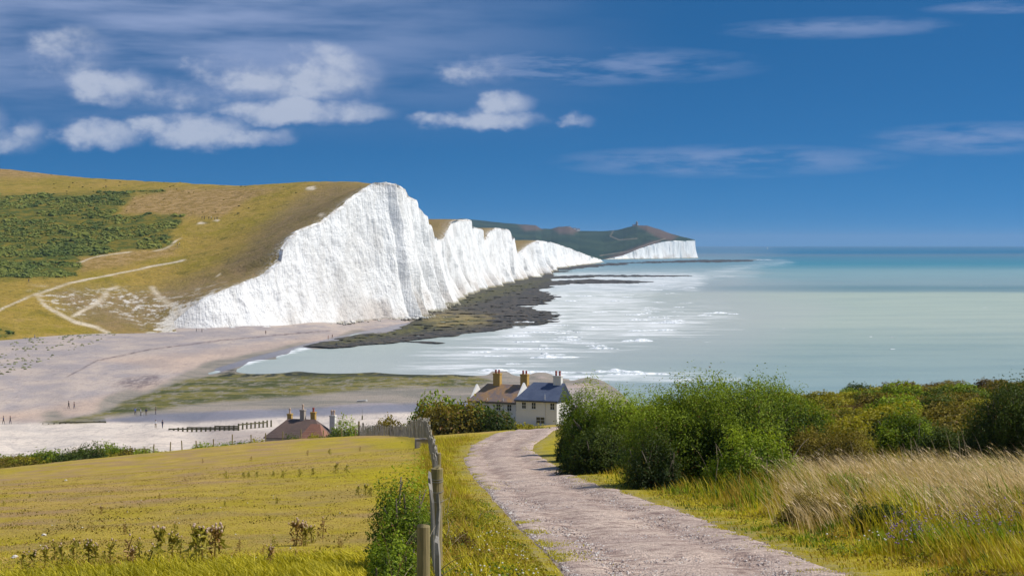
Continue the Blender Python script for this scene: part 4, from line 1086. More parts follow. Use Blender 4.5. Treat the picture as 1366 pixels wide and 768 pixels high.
for i in range(78):
    px = -60 + (i % 39) * 7.4 + rs_.uniform(-4, 4); D = (196 if i < 39 else 181) + rs_.uniform(-7, 7)
    if px > 222: continue
    mk = 'dark' if 84 < px < 128 and i >= 39 else rs_.choice(['yellow', 'olive', 'yellow', 'yellow', 'olive', 'green'])
    s = rs_.uniform(1.2, 1.7) * (1.0 - 0.3 * smooth(px, 170, 225))
    shrub((px - CX) / F * D, D, float(s), mk, '%s shrub in the hedge between the dry field and the pale shingle' % TONE[mk], '%s shrubs of the hedge below the dry field' % TONE[mk], 0.95)

# ---- scrub on the far hillside: one mass of low bushes
def blob_mass(name, P, R, mat, seed, flatz=0.72, tnt=None, **props):
    rg = np.random.default_rng(seed)
    ico_v = []; ico_f = []
    bm_ = __import__('bmesh').new()
    __import__('bmesh').ops.create_icosphere(bm_, subdivisions=2, radius=1.0)
    bm_.verts.ensure_lookup_table()
    iv = np.array([v_.co[:] for v_ in bm_.verts]); fi = np.array([[v_.index for v_ in f_.verts] for f_ in bm_.faces]); bm_.free()
    n = len(P); m_ = len(iv)
    j = 1 + 0.38 * rg.uniform(-1, 1, (n, m_))
    V = P[:, None] + iv[None] * j[..., None] * R[:, None, None] * np.array([1, 1, flatz])
    Fc = (fi[None] + (np.arange(n) * m_)[:, None, None]).reshape(-1, 3)
    t_ = np.clip(np.repeat(rg.random(n) if tnt is None else tnt, m_) * 0.7 + 0.3 * rg.random(n * m_), 0, 1)
    return obj(name, mesh(name, V.reshape(-1, 3), Fc, {'tint': t_, 'dead': np.zeros(n * m_)}, [mat]), **props)
rg = np.random.default_rng(77)
cand = np.where((scrub > 0.55) & (hpx > -60) & (hpx < 430) & (hy < 1400))[0]
wgt = np.ones(len(cand)); wgt /= wgt.sum()
# even spread over the ground, not over the mesh points
sel = rg.choice(cand, 8500, replace=False) if len(cand) > 8500 else cand
dn = vnoise(hx[sel] / 16, hy[sel] / 16, 210) * 0.7 + vnoise(hx[sel] / 5, hy[sel] / 5, 212) * 0.3
sel = sel[dn > 0.45]
P = np.c_[hx[sel], hy[sel], hz[sel]]; R = np.clip(np.exp(rg.normal(-0.35, 0.45, len(sel))), 0.25, 2.4)
P[:, 2] += 0.1 * R
blob_mass('hillside_scrub', P, R, leaf_mat('scrub_leaf', S(70, 98, 36, 0.8), S(156, 158, 66, 0.9)), 78, flatz=0.55, tnt=np.clip(0.45 + 1.6 * fbm(P[:, 0] / 14, P[:, 1] / 20, 3, 216) + rg.normal(0, 0.12, len(P)), 0, 1), kind='stuff', label='dark green gorse and thorn scrub covering part of the hillside', category='scrub')
cand = np.where((hpy > 225) & (hpy < 300) & (hpx > 60) & (hpx < 420) & (scrub < 0.3) & (worn < 0.2))[0]
sel = rg.choice(cand, 90, replace=False)
blob_mass('hillside_scrub', np.c_[hx[sel], hy[sel], hz[sel]], rg.uniform(0.3, 0.8, len(sel)), LM['olive'], 79, kind='stuff', label='scattered low tufts on the upper hillside turf', category='scrub')

# ---- sea kale and other plants on the shingle
pts = []
for i in range(420):
    px = rg.uniform(-10, 175); py = 447 + rg.uniform(0, 1) ** 1.3 * (58 - 0.32 * max(px, 0)) - 0.06 * px
    if vnoise(px / 14, py / 5, 220) > 0.42:
        pts.append(beach_hit(px, py))
P = np.array(pts); blob_mass('shingle_plants', P, rg.uniform(0.2, 0.6, len(P)), leaf_mat('sea_kale', S(122, 126, 88, 0.85), S(170, 170, 128, 0.9)), 80, kind='stuff', label='grey green clumps of plants dotting the upper shingle', category='plants')

# ================================================================== GRASS
def blades(P, h, lean, w, rg, curve=1.0):
    """three-triangle blades; P base points, lean = horizontal tip offset (n,2)"""
    n = len(P)
    a = rg.uniform(0, np.pi, n)
    sx = np.c_[np.cos(a), np.sin(a), np.zeros(n)] * (w * 0.5)[:, None]
    L = np.c_[lean, np.zeros(n)]
    up = np.array([0, 0, 1.0])
    m1 = P + L * 0.30 + up * (h * 0.58)[:, None]
    tp = P + L + up * h[:, None]
    V = np.stack([P - sx, P + sx, m1 + sx * 0.75, m1 - sx * 0.75, tp], 1).reshape(-1, 3)
    i = np.arange(n)[:, None] * 5
    return V, np.concatenate([i + np.array([[0, 1, 2]]), i + np.array([[0, 2, 3]]), i + np.array([[3, 2, 4]])])

def grass_obj(name, P, h, lean, w, tint, mat, seed, **props):
    rg = np.random.default_rng(seed)
    V, Fc = blades(P, h, lean, w, rg)
    return obj(name, mesh(name, V, Fc, {'tint': np.repeat(tint, 5), 'dead': np.zeros(len(V))}, [mat]), kind='stuff', **props)

def spread(n, x0, x1, y0, y1, rg):
    x = rg.uniform(x0, x1, n); y = y0 + (y1 - y0) * rg.random(n) ** 1.0
    return x, y
GM = leaf_mat('grass_green', S(150, 144, 18, 0.85), S(220, 204, 56, 0.92), trans=0.35)
GS = leaf_mat('grass_straw', S(186, 156, 96, 0.85), S(238, 214, 178, 0.95), trans=0.3)
GO = leaf_mat('grass_olive', S(146, 122, 34, 0.84), S(204, 174, 76, 0.9), trans=0.35)
GF = leaf_mat('grass_field', S(158, 130, 62, 0.86), S(204, 174, 100, 0.9), trans=0.3)

# tall pale grass leaning away from the sea wind
rg = np.random.default_rng(91)
n = 46000
y = rg.uniform(27, 47, n); px = rg.uniform(985, 1640, n)
x = (px - CX) / F * y
dens = smooth(px, 1010, 1110) * smooth(y, 27.5, 33.5) * np.clip(0.38 + 2.6 * fbm(x / 1.8, y / 1.8, 3, 230), 0.04, 1)
k = (rg.random(n) < dens) & (path_sd(x, y) < -1.0)
x, y = x[k], y[k]
clump = fbm(x / 1.1, y / 1.1, 3, 236)
h = rg.uniform(0.5, 1.0, len(x)) * (0.95 + 0.5 * clump) * (0.75 + 0.3 * smooth(y, 29, 38))
lean = np.c_[-h * rg.uniform(0.35, 0.75, len(x)), rg.normal(0, 0.08, len(x))]
grass_obj('tall_grass', np.c_[x, y, g(x, y) - 0.03], h, lean, rg.uniform(0.008, 0.017, len(x)), np.clip(0.5 + clump + rg.normal(0, 0.25, len(x)), 0, 1), GS, 92,
          label='tall pale straw grass bent over by the wind', category='grass')
# seed heads on part of it
kk = rg.random(len(x)) < 0.14
tp = np.c_[x, y, g(x, y) - 0.03][kk] + np.c_[lean[kk], h[kk]]
hd = rg.uniform(0.10, 0.2, len(tp))
grass_obj('tall_grass', tp - np.c_[lean[kk] * 0.10, 0.10 * h[kk]], hd * 0.5, np.c_[-hd * 0.9, hd * 0], np.full(len(tp), 0.022), rg.uniform(0.5, 1, len(tp)), GS, 93,
          label='feathery pale seed heads of the tall grass', category='grass')
# olive and green undergrowth among and behind it
n = 190000
y = 18.5 + 43.5 * rg.random(n) ** 1.25; px = rg.uniform(700, 1680, n); x = (px - CX) / F * y
psd_ = path_sd(x, y)
dens = smooth(psd_, 0.0, -0.45) * np.clip(0.62 + 1.2 * fbm(x / 1.3, y / 1.3, 3, 240), 0, 1)
k = (rg.random(n) < dens) & (psd_ < -0.02) & ~((px < 1000) & (psd_ < -3.5)) & (x > np.interp(y, PR[:, 1], PR[:, 0]) - 0.1)
x, y, psd_ = x[k], y[k], psd_[k]
h = rg.uniform(0.10, 0.5, len(x)) * (0.2 + 1.0 * smooth(-psd_, 0.5, 3.0)) * np.clip(1 + 2.2 * fbm(x / 0.8, y / 0.8, 3, 246), 0.25, 2.2)
lean = np.c_[-h * rg.uniform(0.0, 0.6, len(x)), h * rg.normal(0, 0.25, len(x))]
tn = np.clip(0.5 + 1.2 * fbm(x / 0.8, y / 0.8, 3, 250) + rg.normal(0, 0.22, len(x)), 0, 1)
half = fbm(x / 1.1, y / 1.1, 3, 254) + rg.normal(0, 0.12, len(x)) > -0.03
dk = fbm(x / 0.7, y / 0.7, 3, 258) > 0.10
grass_obj('verge_grass', np.c_[x, y, g(x, y) - 0.03][dk], h[dk] * 1.1, lean[dk], rg.uniform(0.015, 0.03, dk.sum()), tn[dk], LM['green'], 90, label='patches of dark green herbs on the seaward verge of the track', category='grass')
half2 = half & ~dk
for sel_, mt, sd, lb in ((half2, GO, 94, 'olive dry grass and herbs on the seaward verge of the track'), (~half & ~dk, GM, 95, 'yellow green grass on the seaward verge of the track')):
    grass_obj('verge_grass', np.c_[x, y, g(x, y) - 0.03][sel_], h[sel_], lean[sel_], rg.uniform(0.012, 0.026, sel_.sum()), tn[sel_], mt, sd, label=lb, category='grass')
# verge between the fence and the track
n = 90000
y = 12 + 86 * rg.random(n) ** 1.9
fx = np.interp(y, [12, 22, 60, 100], [-0.75, -0.99, -2.75, -4.9])
x = fx - 0.5 + rg.random(n) * 4.6
psd_ = path_sd(x, y)
k = (psd_ < -0.05) & (x < np.interp(y, PL[:, 1], PL[:, 0]) + 0.05) & (rg.random(n) < np.clip(0.7 + fbm(x / 0.7, y / 0.7, 3, 260), 0, 1))
x, y, psd_, fx = x[k], y[k], psd_[k], fx[k]
tall = smooth(-psd_, 0.15, 1.3)
h = rg.uniform(0.08, 0.34, len(x)) * (0.25 + 0.95 * tall) * (1 + 0.9 * fbm(x / 0.6, y / 0.6, 2, 266))
lean = np.c_[h * rg.normal(-0.2, 0.35, len(x)), h * rg.normal(0, 0.35, len(x))]
tn = np.clip(0.5 + 1.3 * fbm(x / 0.7, y / 0.7, 3, 270) + rg.normal(0, 0.2, len(x)), 0, 1)
half = (fbm(x / 1.2, y / 1.2, 2, 274) < 0.06)
for sel_, mt, sd, lb in ((half, GM, 96, 'yellow green grass between the fence and the track'), (~half, GO, 97, 'dry olive grass between the fence and the track')):
    grass_obj('verge_grass', np.c_[x, y, g(x, y) - 0.03][sel_], h[sel_], lean[sel_], rg.uniform(0.010, 0.024, sel_.sum()), tn[sel_], mt, sd, label=lb, category='grass')
# the grazed field: short dry blades, longer and greener at its near edge
n = 120000
y = 17 + 75 * rg.random(n) ** 2.1
px = rg.uniform(-60, 590, n); x = (px - CX) / F * y
fx = np.interp(y, [12, 22, 60, 100], [-0.75, -0.99, -2.75, -4.9])
k = x < fx + 0.2
x, y, px = x[k], y[k], px[k]
lushv = smooth(y + 11.0 * fbm(x / 3.5, y / 3.5, 4, 280), 29.5, 22.5)
lushv = np.maximum(lushv, 0.8 * smooth(px, 500, 565) * smooth(y, 60, 40))
h = rg.uniform(0.012, 0.04, len(x)) * (1 + 3.6 * lushv * (0.4 + 1.2 * vnoise(x * 1.4, y * 1.4, 283))) * (1 + 0.6 * fbm(x / 1.5, y / 1.5, 3, 281))
lean = np.c_[h * rg.normal(-0.4, 0.5, len(x)), h * rg.normal(0, 0.5, len(x))]
tn = np.clip(0.45 + 1.1 * fbm(x / 1.0, y / 2.0, 3, 285) + rg.normal(0, 0.25, len(x)), 0, 1)
gr = rg.random(len(x)) < np.clip(lushv * 1.1 + 0.9 * fbm(x / 4, y / 4, 3, 288), 0, 1)
for sel_, mt, sd, lb in ((gr, GM, 98, 'lush yellow green grass along the near edge of the field'), (~gr, GF, 99, 'short grazed dry grass of the field')):
    grass_obj('field_grass', np.c_[x, y, g(x, y) - 0.015][sel_], h[sel_], lean[sel_], rg.uniform(0.010, 0.022, sel_.sum()) * (0.6 + y[sel_] / 40), tn[sel_], mt, sd, label=lb, category='grass')

# broad-leaved herbs in both verges
def herb_mass(name, x, y, h, size, mat, seed, **props):
    rg = np.random.default_rng(seed)
    C = np.c_[x, y, g(x, y) + h * rg.random(len(x))]
    V, Fc = leaves(C, rg.normal(0, 0.5, C.shape) + [0, 0, 0.9], size, rg, 0.6)
    t_ = np.clip(0.5 + 1.3 * fbm(x / 0.5, y / 0.5, 3, seed % 60) + rg.normal(0, 0.2, len(x)), 0, 1)
    return obj(name, mesh(name, V, Fc, {'tint': np.repeat(t_, 4), 'dead': np.repeat((rg.random(len(x)) < 0.1) * 1.0, 4)}, [mat]), kind='stuff', **props)
rg = np.random.default_rng(111)
n = 80000
y = 19 + 29 * rg.random(n) ** 1.2; px = rg.uniform(860, 1640, n); x = (px - CX) / F * y
sdv = path_sd(x, y); nn = fbm(x / 0.8, y / 0.8, 3, 320)
k = (sdv < -0.5) & (nn > 0.04)
hh = 0.10 + 0.45 * np.clip(nn[k] * 2.2, 0, 1) * smooth(-sdv[k], 0.5, 2.5)
kk = fbm(x[k] / 1.3, y[k] / 1.3, 2, 324) > 0
for s1, mk, sd, lb in ((kk, 'green', 112, 'dark green leafy herbs in the seaward verge'), (~kk, 'olive', 113, 'olive leafy herbs in the seaward verge')):
    herb_mass('verge_herbs', x[k][s1], y[k][s1], hh[s1], 0.045, LM[mk], sd, label=lb, category='herbs')
n = 42000
y = 13 + 30 * rg.random(n) ** 1.6
x = np.interp(y, [12, 22, 60], [-0.75, -0.99, -2.75]) - 0.3 + 3.0 * rg.random(n)
sdv = path_sd(x, y); nn = fbm(x / 0.6, y / 0.6, 3, 330)
k = (sdv < -0.25) & (x < np.interp(y, PL[:, 1], PL[:, 0])) & (nn > -0.06)
hh = 0.08 + 0.36 * np.clip(nn[k] * 2.5 + 0.2, 0, 1) * smooth(-sdv[k], 0.2, 1.2)
kk = fbm(x[k] / 0.9, y[k] / 0.9, 2, 334) > 0.02
for s1, mk, sd, lb in ((kk, 'green', 114, 'green leafy herbs between the fence and the track'), (~kk, 'yellow', 115, 'yellow green leafy herbs between the fence and the track')):
    herb_mass('verge_herbs', x[k][s1], y[k][s1], hh[s1], 0.042, LM[mk], sd, label=lb, category='herbs')
n = 26000
y = 19 + 70 * rg.random(n) ** 1.8; px = rg.uniform(-60, 560, n); x = (px - CX) / F * y
k = (fbm(x / 0.5, y / 0.8, 2, 340) + 0.6 * fbm(x / 5, y / 8, 3, 342) > 0.14) & (x < np.interp(y, [12, 22, 60, 100], [-0.75, -0.99, -2.75, -4.9]) - 0.2)
herb_mass('field_weeds', x[k], y[k], np.full(k.sum(), 0.05), 0.05, LM['olive'], 116, label='small flat weeds dotted through the dry field', category='weeds')

# ---- wild flowers: small heads on thin stems
def flower_mass(name, x, y, h, r, colr, stemm, seed, **props):
    rg = np.random.default_rng(seed)
    n = len(x)
    P = np.c_[x, y, g(x, y)]
    V, Fc = blades(P, h, np.c_[-0.15 * h, 0 * h], np.full(n, 0.008), rg)
    tip = P + np.c_[-0.15 * h, 0 * h, h]
    oc = np.array([(1, 0, 0), (0, 1, 0), (-1, 0, 0), (0, -1, 0), (0, 0, 0.8), (0, 0, -0.8)])
    of = np.array([(0, 1, 4), (1, 2, 4), (2, 3, 4), (3, 0, 4), (1, 0, 5), (2, 1, 5), (3, 2, 5), (0, 3, 5)])
    V2 = (tip[:, None] + oc[None] * (r * rg.uniform(0.7, 1.4, n))[:, None, None]).reshape(-1, 3)
    F2 = (of[None] + (np.arange(n) * 6)[:, None, None]).reshape(-1, 3) + len(V)
    tnt = np.r_[np.repeat(rg.random(n), 5), np.repeat(rg.random(n), 6)]
    return obj(name, mesh(name, np.r_[V, V2], [np.r_[Fc, F2]], {'tint': tnt, 'dead': tnt * 0}, [stemm, colr], midx=np.r_[np.zeros(len(Fc)), np.ones(len(F2))]), kind='stuff', **props)
FP = leaf_mat('petal_purple', S(120, 92, 132, 0.8), S(172, 146, 184, 0.85), trans=0.2)
FW = leaf_mat('petal_white', S(214, 206, 188, 0.85), S(240, 238, 228, 0.9), trans=0.2)
FY = leaf_mat('petal_yellow', S(206, 176, 20, 0.85), S(232, 206, 40, 0.9), trans=0.2)
rg = np.random.default_rng(120)
def scat(n, pxa, pxb, Da, Db, nseed, thr):
    D_ = rg.uniform(Da, Db, n); px_ = rg.uniform(pxa, pxb, n); x_ = (px_ - CX) / F * D_
    k_ = (fbm(x_ / 0.8, D_ / 0.8, 2, nseed) > thr) & (path_sd(x_, D_) < -0.4)
    return x_[k_], D_[k_]
x, y = scat(700, 1185, 1400, 24.5, 31, 300, 0.05)
flower_mass('wild_flowers', x, y, rg.uniform(0.22, 0.5, len(x)), 0.017, FP, GO, 121, label='purple knapweed heads in the seaward verge', category='flowers')
x, y = scat(160, 1040, 1400, 25, 33, 303, 0.08)
flower_mass('wild_flowers', x, y, rg.uniform(0.15, 0.4, len(x)), 0.016, FW, GO, 122, label='small white flower heads in the seaward verge', category='flowers')
x, y = scat(220, 600, 730, 17, 30, 306, 0.0)
flower_mass('wild_flowers', x, y, rg.uniform(0.12, 0.3, len(x)), 0.012, FW, GO, 123, label='small white flower heads between the fence and the track', category='flowers')
x, y = scat(300, 590, 720, 17, 30, 309, 0.0)
flower_mass('wild_flowers', x, y, rg.uniform(0.1, 0.26, len(x)), 0.011, FY, GM, 124, label='tiny yellow flowers between the fence and the track', category='flowers')
x, y = scat(90, 0, 560, 21, 60, 312, 0.0)
flower_mass('wild_flowers', x, y, rg.uniform(0.03, 0.08, len(x)), 0.014, FW, GO, 125, label='tiny white flowers dotted over the dry field', category='flowers')

rg = np.random.default_rng(128)
n = 60000
ky = 18 + 70 * rg.random(n) ** 1.8; sd_ = rg.random(n) < 0.5
x = np.where(sd_, np.interp(ky, PL[:, 1], PL[:, 0]) + np.abs(rg.normal(0, 0.22, n)), np.interp(ky, PR[:, 1], PR[:, 0]) - np.abs(rg.normal(0, 0.22, n)))
k = fbm(x / 0.5, ky / 0.7, 3, 350) + 0.5 * fbm(x / 2, ky / 2.5, 2, 353) > 0.09
x, y = x[k], ky[k]
h = rg.uniform(0.03, 0.09, len(x))
grass_obj('verge_grass', np.c_[x, y, g(x, y) - 0.02], h, np.c_[h * rg.normal(0, 0.5, len(x)), h * rg.normal(0, 0.5, len(x))], rg.uniform(0.012, 0.024, len(x)), rg.random(len(x)), GM, 129,
          label='ragged grass tufts creeping over both edges of the gravel', category='grass')

# ---- loose stones on the track
rg = np.random.default_rng(130)
n = 26000
y = 19 + 36 * rg.random(n) ** 1.7
lx = np.interp(y, PL[:, 1], PL[:, 0]); rx_ = np.interp(y, PR[:, 1], PR[:, 0])
q = rg.uniform(-0.01, 1.0, n)
q = np.where(rg.random(n) < 0.35, np.where(rg.random(n) < 0.5, 0.5 + 0.08 * rg.normal(0, 1, n), np.abs(rg.normal(0, 0.05, n))), q)
x = lx + (rx_ - lx) * q
z = g(x, y) + 0.022 - 0.03 * np.exp(-((q - 0.28) / 0.09) ** 2) - 0.03 * np.exp(-((q - 0.70) / 0.09) ** 2)
oc = np.array([(1, 0, 0), (0, 1, 0), (-1, 0, 0), (0, -1, 0), (0, 0, 0.7), (0, 0, -0.7)])
of = np.array([(0, 1, 4), (1, 2, 4), (2, 3, 4), (3, 0, 4), (1, 0, 5), (2, 1, 5), (3, 2, 5), (0, 3, 5)])
r = 0.009 + 0.018 * rg.random(n) ** 3
V = np.c_[x, y, z][:, None] + oc[None] * (r[:, None, None] * rg.uniform(0.6, 1.4, (n, 6, 1)))
Fc = (of[None] + (np.arange(n) * 6)[:, None, None]).reshape(-1, 3)
mat_stone, nt, bs = new_mat('flint')
setin(nt, bs, Base_Color=ramp(nt, attr(nt, 'tint'), [(0.0, S(110, 92, 88, 0.7)), (0.4, S(176, 158, 150, 0.75)), (0.8, S(208, 196, 188, 0.8)), (1.0, S(236, 230, 222, 0.85))]), Roughness=0.85)
obj('gravel', mesh('gravel', V.reshape(-1, 3), Fc, {'tint': np.repeat(rg.random(n), 6)}, [mat_stone]), kind='stuff', label='loose flint stones lying on the gravel track', category='gravel')
# ================================================================== SMALL THINGS
# ---- thistles standing in the field
mat_th_stem = leaf_mat('thistle_stem', S(150, 126, 62, 0.9), S(170, 148, 80, 0.9))
mat_th_leaf = leaf_mat('thistle_leaf', S(140, 138, 48, 0.9), S(200, 186, 92, 1.0), trans=0.5)
mat_th_dry = leaf_mat('thistle_leaf_dry', S(146, 114, 70, 0.9), S(198, 164, 112, 0.95), trans=0.5)
mat_th_head = leaf_mat('thistle_down', S(226, 200, 184, 0.95), S(240, 226, 214, 0.95))
def thistle_parts(seed, h, heads, dry):
    rg = np.random.default_rng(seed)
    mb = MB(); tips = []; lc = []
    mb.tube([(0, 0, -0.04), (rg.normal(0, .02), rg.normal(0, .02), h * 0.5), (rg.normal(0, .03) - 0.03, rg.normal(0, .03), h)], [0.012, 0.009, 0.006], 5)
    tips.append((-0.03, 0, h))
    for i in range(heads - 1):
        a = rg.uniform(0, 6.28); z0 = h * rg.uniform(0.45, 0.75); z1 = h * rg.uniform(0.78, 1.02); rr = rg.uniform(0.05, 0.15) * (h + 0.3)
        p1 = (rr * math.cos(a), rr * math.sin(a), z1)
        mb.tube([(0, 0, z0), (p1[0] * 0.6, p1[1] * 0.6, (z0 + z1) / 2), p1], [0.007, 0.006, 0.004], 4)
        tips.append(p1)
        for t_ in np.linspace(0.2, 0.9, 5):
            lc.append((p1[0] * t_, p1[1] * t_, z0 + (z1 - z0) * t_))
    for z_ in np.linspace(0.03, h * 0.85, 16):
        for _ in range(2):
            a = rg.uniform(0, 6.28); r_ = rg.uniform(0.02, 0.13) * (1.3 - z_ / h)
            lc.append((r_ * math.cos(a), r_ * math.sin(a), z_))
    lc = np.array(lc)
    V, Fc = leaves(lc, rg.normal(0, 1, lc.shape) + [0, 0, 0.6], 0.10 if not dry else 0.08, rg, 0.38, 0.5)
    t_ = np.repeat(rg.random(len(lc)), 4)
    leaf_me = mesh('foliage', V, Fc, {'tint': t_, 'dead': t_ * 0}, [mat_th_dry if dry else mat_th_leaf])
    hds = []
    for p_ in tips:
        hb_ = MB()
        r_ = rg.uniform(0.010, 0.017)
        hb_.tube([(p_[0], p_[1], p_[2] - r_), (p_[0], p_[1], p_[2] - r_ * 0.3), (p_[0], p_[1], p_[2] + r_ * 0.6), (p_[0], p_[1], p_[2] + r_ * 1.3)], [r_ * 0.5, r_ * 0.9, r_ * 1.0, r_ * 0.75], 7)
        hds.append(hb_.build('flower_head', mat_th_head))
    return mb.build('stem', mat_th_stem), leaf_me, hds
TH = {('single', 0): [thistle_parts(500 + i, 0.36, 2, False) for i in range(3)], ('many', 0): [thistle_parts(520 + i, 0.42, 7, False) for i in range(3)],
      ('many', 1): [thistle_parts(530 + i, 0.45, 8, True) for i in range(2)], ('bare', 1): [thistle_parts(540 + i, 0.44, 1, True) for i in range(2)]}
TL = {('single', 0): ('slender green thistle with a couple of fluffy heads in the field', 'slender thistles'), ('many', 0): ('green branching thistle with many pale fluffy heads in the field', 'branching green thistles'),
      ('many', 1): ('brown dried branching thistle with many pale fluffy heads in the field', 'dried branching thistles'), ('bare', 1): ('bare dark dried thistle stalk in the field', 'dried thistle stalks')}
def thistle(px, py, top, kind, rnd=random.Random(3)):
    X, Y, Z = hit(px, py)
    hgt = (py - top) / F * Y
    st, lf, hd = rnd.choice(TH[kind])
    base = {('single', 0): 0.38, ('many', 0): 0.44, ('many', 1): 0.47, ('bare', 1): 0.46}[kind]
    e = empty('thistle', (X, Y, float(g(X, Y))), rnd.uniform(0, 6.28), label=TL[kind][0], category='thistle', group=TL[kind][1])
    s = 1.12 * hgt / base
    e.scale = (s, s, s)
    obj('stem', st, e); obj('foliage', lf, e)
    for h_ in hd:
        obj('flower_head', h_, e)
for a in ((30, 758, 738, ('single', 0)), (44, 762, 735, ('many', 0)), (60, 757, 731, ('many', 0)), (73, 746, 722, ('single', 0)), (83, 754, 727, ('single', 0)), (99, 751, 721, ('single', 0)), (118, 752, 721, ('many', 0)), (127, 752, 727, ('many', 0)),
          (147, 750, 721, ('single', 0)), (138, 748, 736, ('single', 0)), (171, 757, 717, ('bare', 1)), (176, 756, 731, ('many', 1)), (186, 748, 720, ('single', 0)), (203, 756, 728, ('single', 0)), (214, 748, 705, ('many', 0)), (230, 744, 712, ('many', 0)), (240, 742, 717, ('single', 0)),
          (262, 749, 703, ('many', 0)), (270, 751, 707, ('many', 0)), (286, 746, 702, ('many', 1)), (292, 744, 702, ('many', 0)), (320, 736, 719, ('bare', 1)), (352, 738, 726, ('bare', 1)), (362, 754, 728, ('many', 1)), (358, 752, 733, ('single', 0)), (366, 728, 714, ('single', 0)), (394, 728, 694, ('many', 1)), (402, 727, 697, ('many', 1)), (408, 728, 703, ('many', 0)),
          (415, 724, 702, ('many', 0)), (430, 718, 692, ('bare', 1)), (395, 747, 733, ('bare', 1)), (452, 730, 717, ('bare', 1)), (456, 730, 718, ('bare', 1)), (166, 713, 697, ('bare', 1)), (168, 712, 702, ('single', 0)), (233, 712, 697, ('single', 0)), (135, 686, 675, ('many', 1)), (5, 674, 667, ('single', 0)), (40, 664, 658, ('single', 0)), (300, 675, 668, ('single', 0)), (213, 666, 657, ('bare', 1)), (247, 643, 636, ('bare', 1)), (370, 672, 663, ('single', 0)),
          (302, 638, 628, ('single', 0)), (325, 638, 630, ('single', 0)), (332, 638, 630, ('single', 0)), (343, 637, 629, ('single', 0)), (365, 636, 628, ('single', 0)), (378, 637, 627, ('single', 0)), (400, 636, 625, ('single', 0)), (418, 634, 624, ('single', 0)), (448, 632, 618, ('many', 0)), (462, 631, 620, ('single', 0)), (478, 660, 648, ('single', 0)), (488, 660, 646, ('many', 0)), (495, 662, 650, ('single', 0)), (335, 615, 608, ('bare', 1)), (270, 618, 611, ('bare', 1)), (410, 608, 600, ('bare', 1)), (440, 606, 598, ('single', 0)), (480, 602, 595, ('bare', 1))):
    thistle(*a)

# ---- chalk stones in the turf
mat_white, nt, bs = new_mat('chalk_stone')
setin(nt, bs, Base_Color=mixc(nt, noise(nt, pos(nt), 30, 4, 0.6), S(196, 186, 172, 0.8), S(236, 230, 222, 0.85)), Roughness=0.9)
def rock_mesh(name, seed, mat):
    rg = np.random.default_rng(seed)
    bmod = __import__('bmesh'); b_ = bmod.new()
    bmod.ops.create_icosphere(b_, subdivisions=2, radius=1.0)
    for v_ in b_.verts:
        v_.co = v_.co * (1 + rg.uniform(-0.22, 0.22)); v_.co.z *= 0.6
    me = bpy.data.meshes.new(name); b_.to_mesh(me); b_.free(); me.materials.append(mat)
    return me
RK = [rock_mesh('chalk_stone', 600 + i, mat_white) for i in range(3)]
for i, (px, py, wpx) in enumerate(((20, 744, 10), (59, 714, 7), (374, 765, 7), (88, 641, 4))):
    X, Y, Z = hit(px, py); s = wpx / 2 / F * Y
    o = obj('chalk_stone', RK[i % 3], None, (X, Y, float(g(X, Y)) + 0.2 * s), i * 1.3, label='small white chalk stone lying in the dry field', category='stone', group='chalk stones in the field')
    o.scale = (s, s, s)
# fallen chalk at the cliff foot
rg = np.random.default_rng(610)
P = []; R = []
for i in range(130):
    q = rg.integers(20, int(np.argmax(sv > 400)))
    o_ = 2.0 + abs(rg.normal(0, 4.0)) + butt[q, 0]
    P.append((BX[q] + NX[q] * o_, BY[q] + NY[q] * o_, 1.6 if BY[q] < 905 else 0.7)); R.append(rg.uniform(0.5, 1.0) * (2.2 if rg.random() < 0.15 else 1))
blob_mass('fallen_chalk', np.array(P), np.array(R), mat_chalk, 611, kind='stuff', label='fallen white chalk blocks along the cliff foot', category='rocks')

# ---- fences
mat_post, nt, bs = new_mat('weathered_post')
p = pos(nt); n1 = noise(nt, mapv(nt, p, (40, 40, 3)), 1, 5, 0.65); n2 = noise(nt, p, 5, 4, 0.6)
c = mixc(nt, n1, S(112, 100, 62, 0.75), S(178, 162, 116, 0.8)); c = mixc(nt, M(nt, 'MULTIPLY', sstep(nt, n2, 0.5, 0.7), 0.6), c, S(128, 126, 52, 0.7))
setin(nt, bs, Base_Color=c, Roughness=0.9); bump(nt, bs, n1, 0.6, 0.01)
mat_pale, nt, bs = new_mat('silvered_wood')
p = pos(nt); n1 = noise(nt, mapv(nt, p, (50, 50, 3)), 1, 5, 0.65); n2 = noise(nt, p, 7, 4, 0.6)
c = mixc(nt, n1, S(116, 112, 104, 0.74), S(184, 178, 168, 0.78)); c = mixc(nt, M(nt, 'MULTIPLY', sstep(nt, n2, 0.55, 0.7), 0.6), c, S(120, 112, 78, 0.7))
setin(nt, bs, Base_Color=c, Roughness=0.9); bump(nt, bs, n1, 0.6, 0.01)
mat_wire, nt, bs = new_mat('galvanised_wire')
setin(nt, bs, Base_Color=(0.45, 0.46, 0.47), Metallic=0.9, Roughness=0.45)
def round_post(name, r, h, seed, mat, n=14):
    rg = np.random.default_rng(seed)
    mb = MB()
    zs = [-0.3, 0.0, h * 0.35, h * 0.7, h - 0.015, h]
    rr = [r * 1.03, r * 1.02, r, r * 0.99, r * 0.985, r * 0.9]
    mb.tube([(rg.normal(0, r * 0.04), rg.normal(0, r * 0.04), z_) for z_ in zs], rr, n)
    return mb.build(name, mat, False)
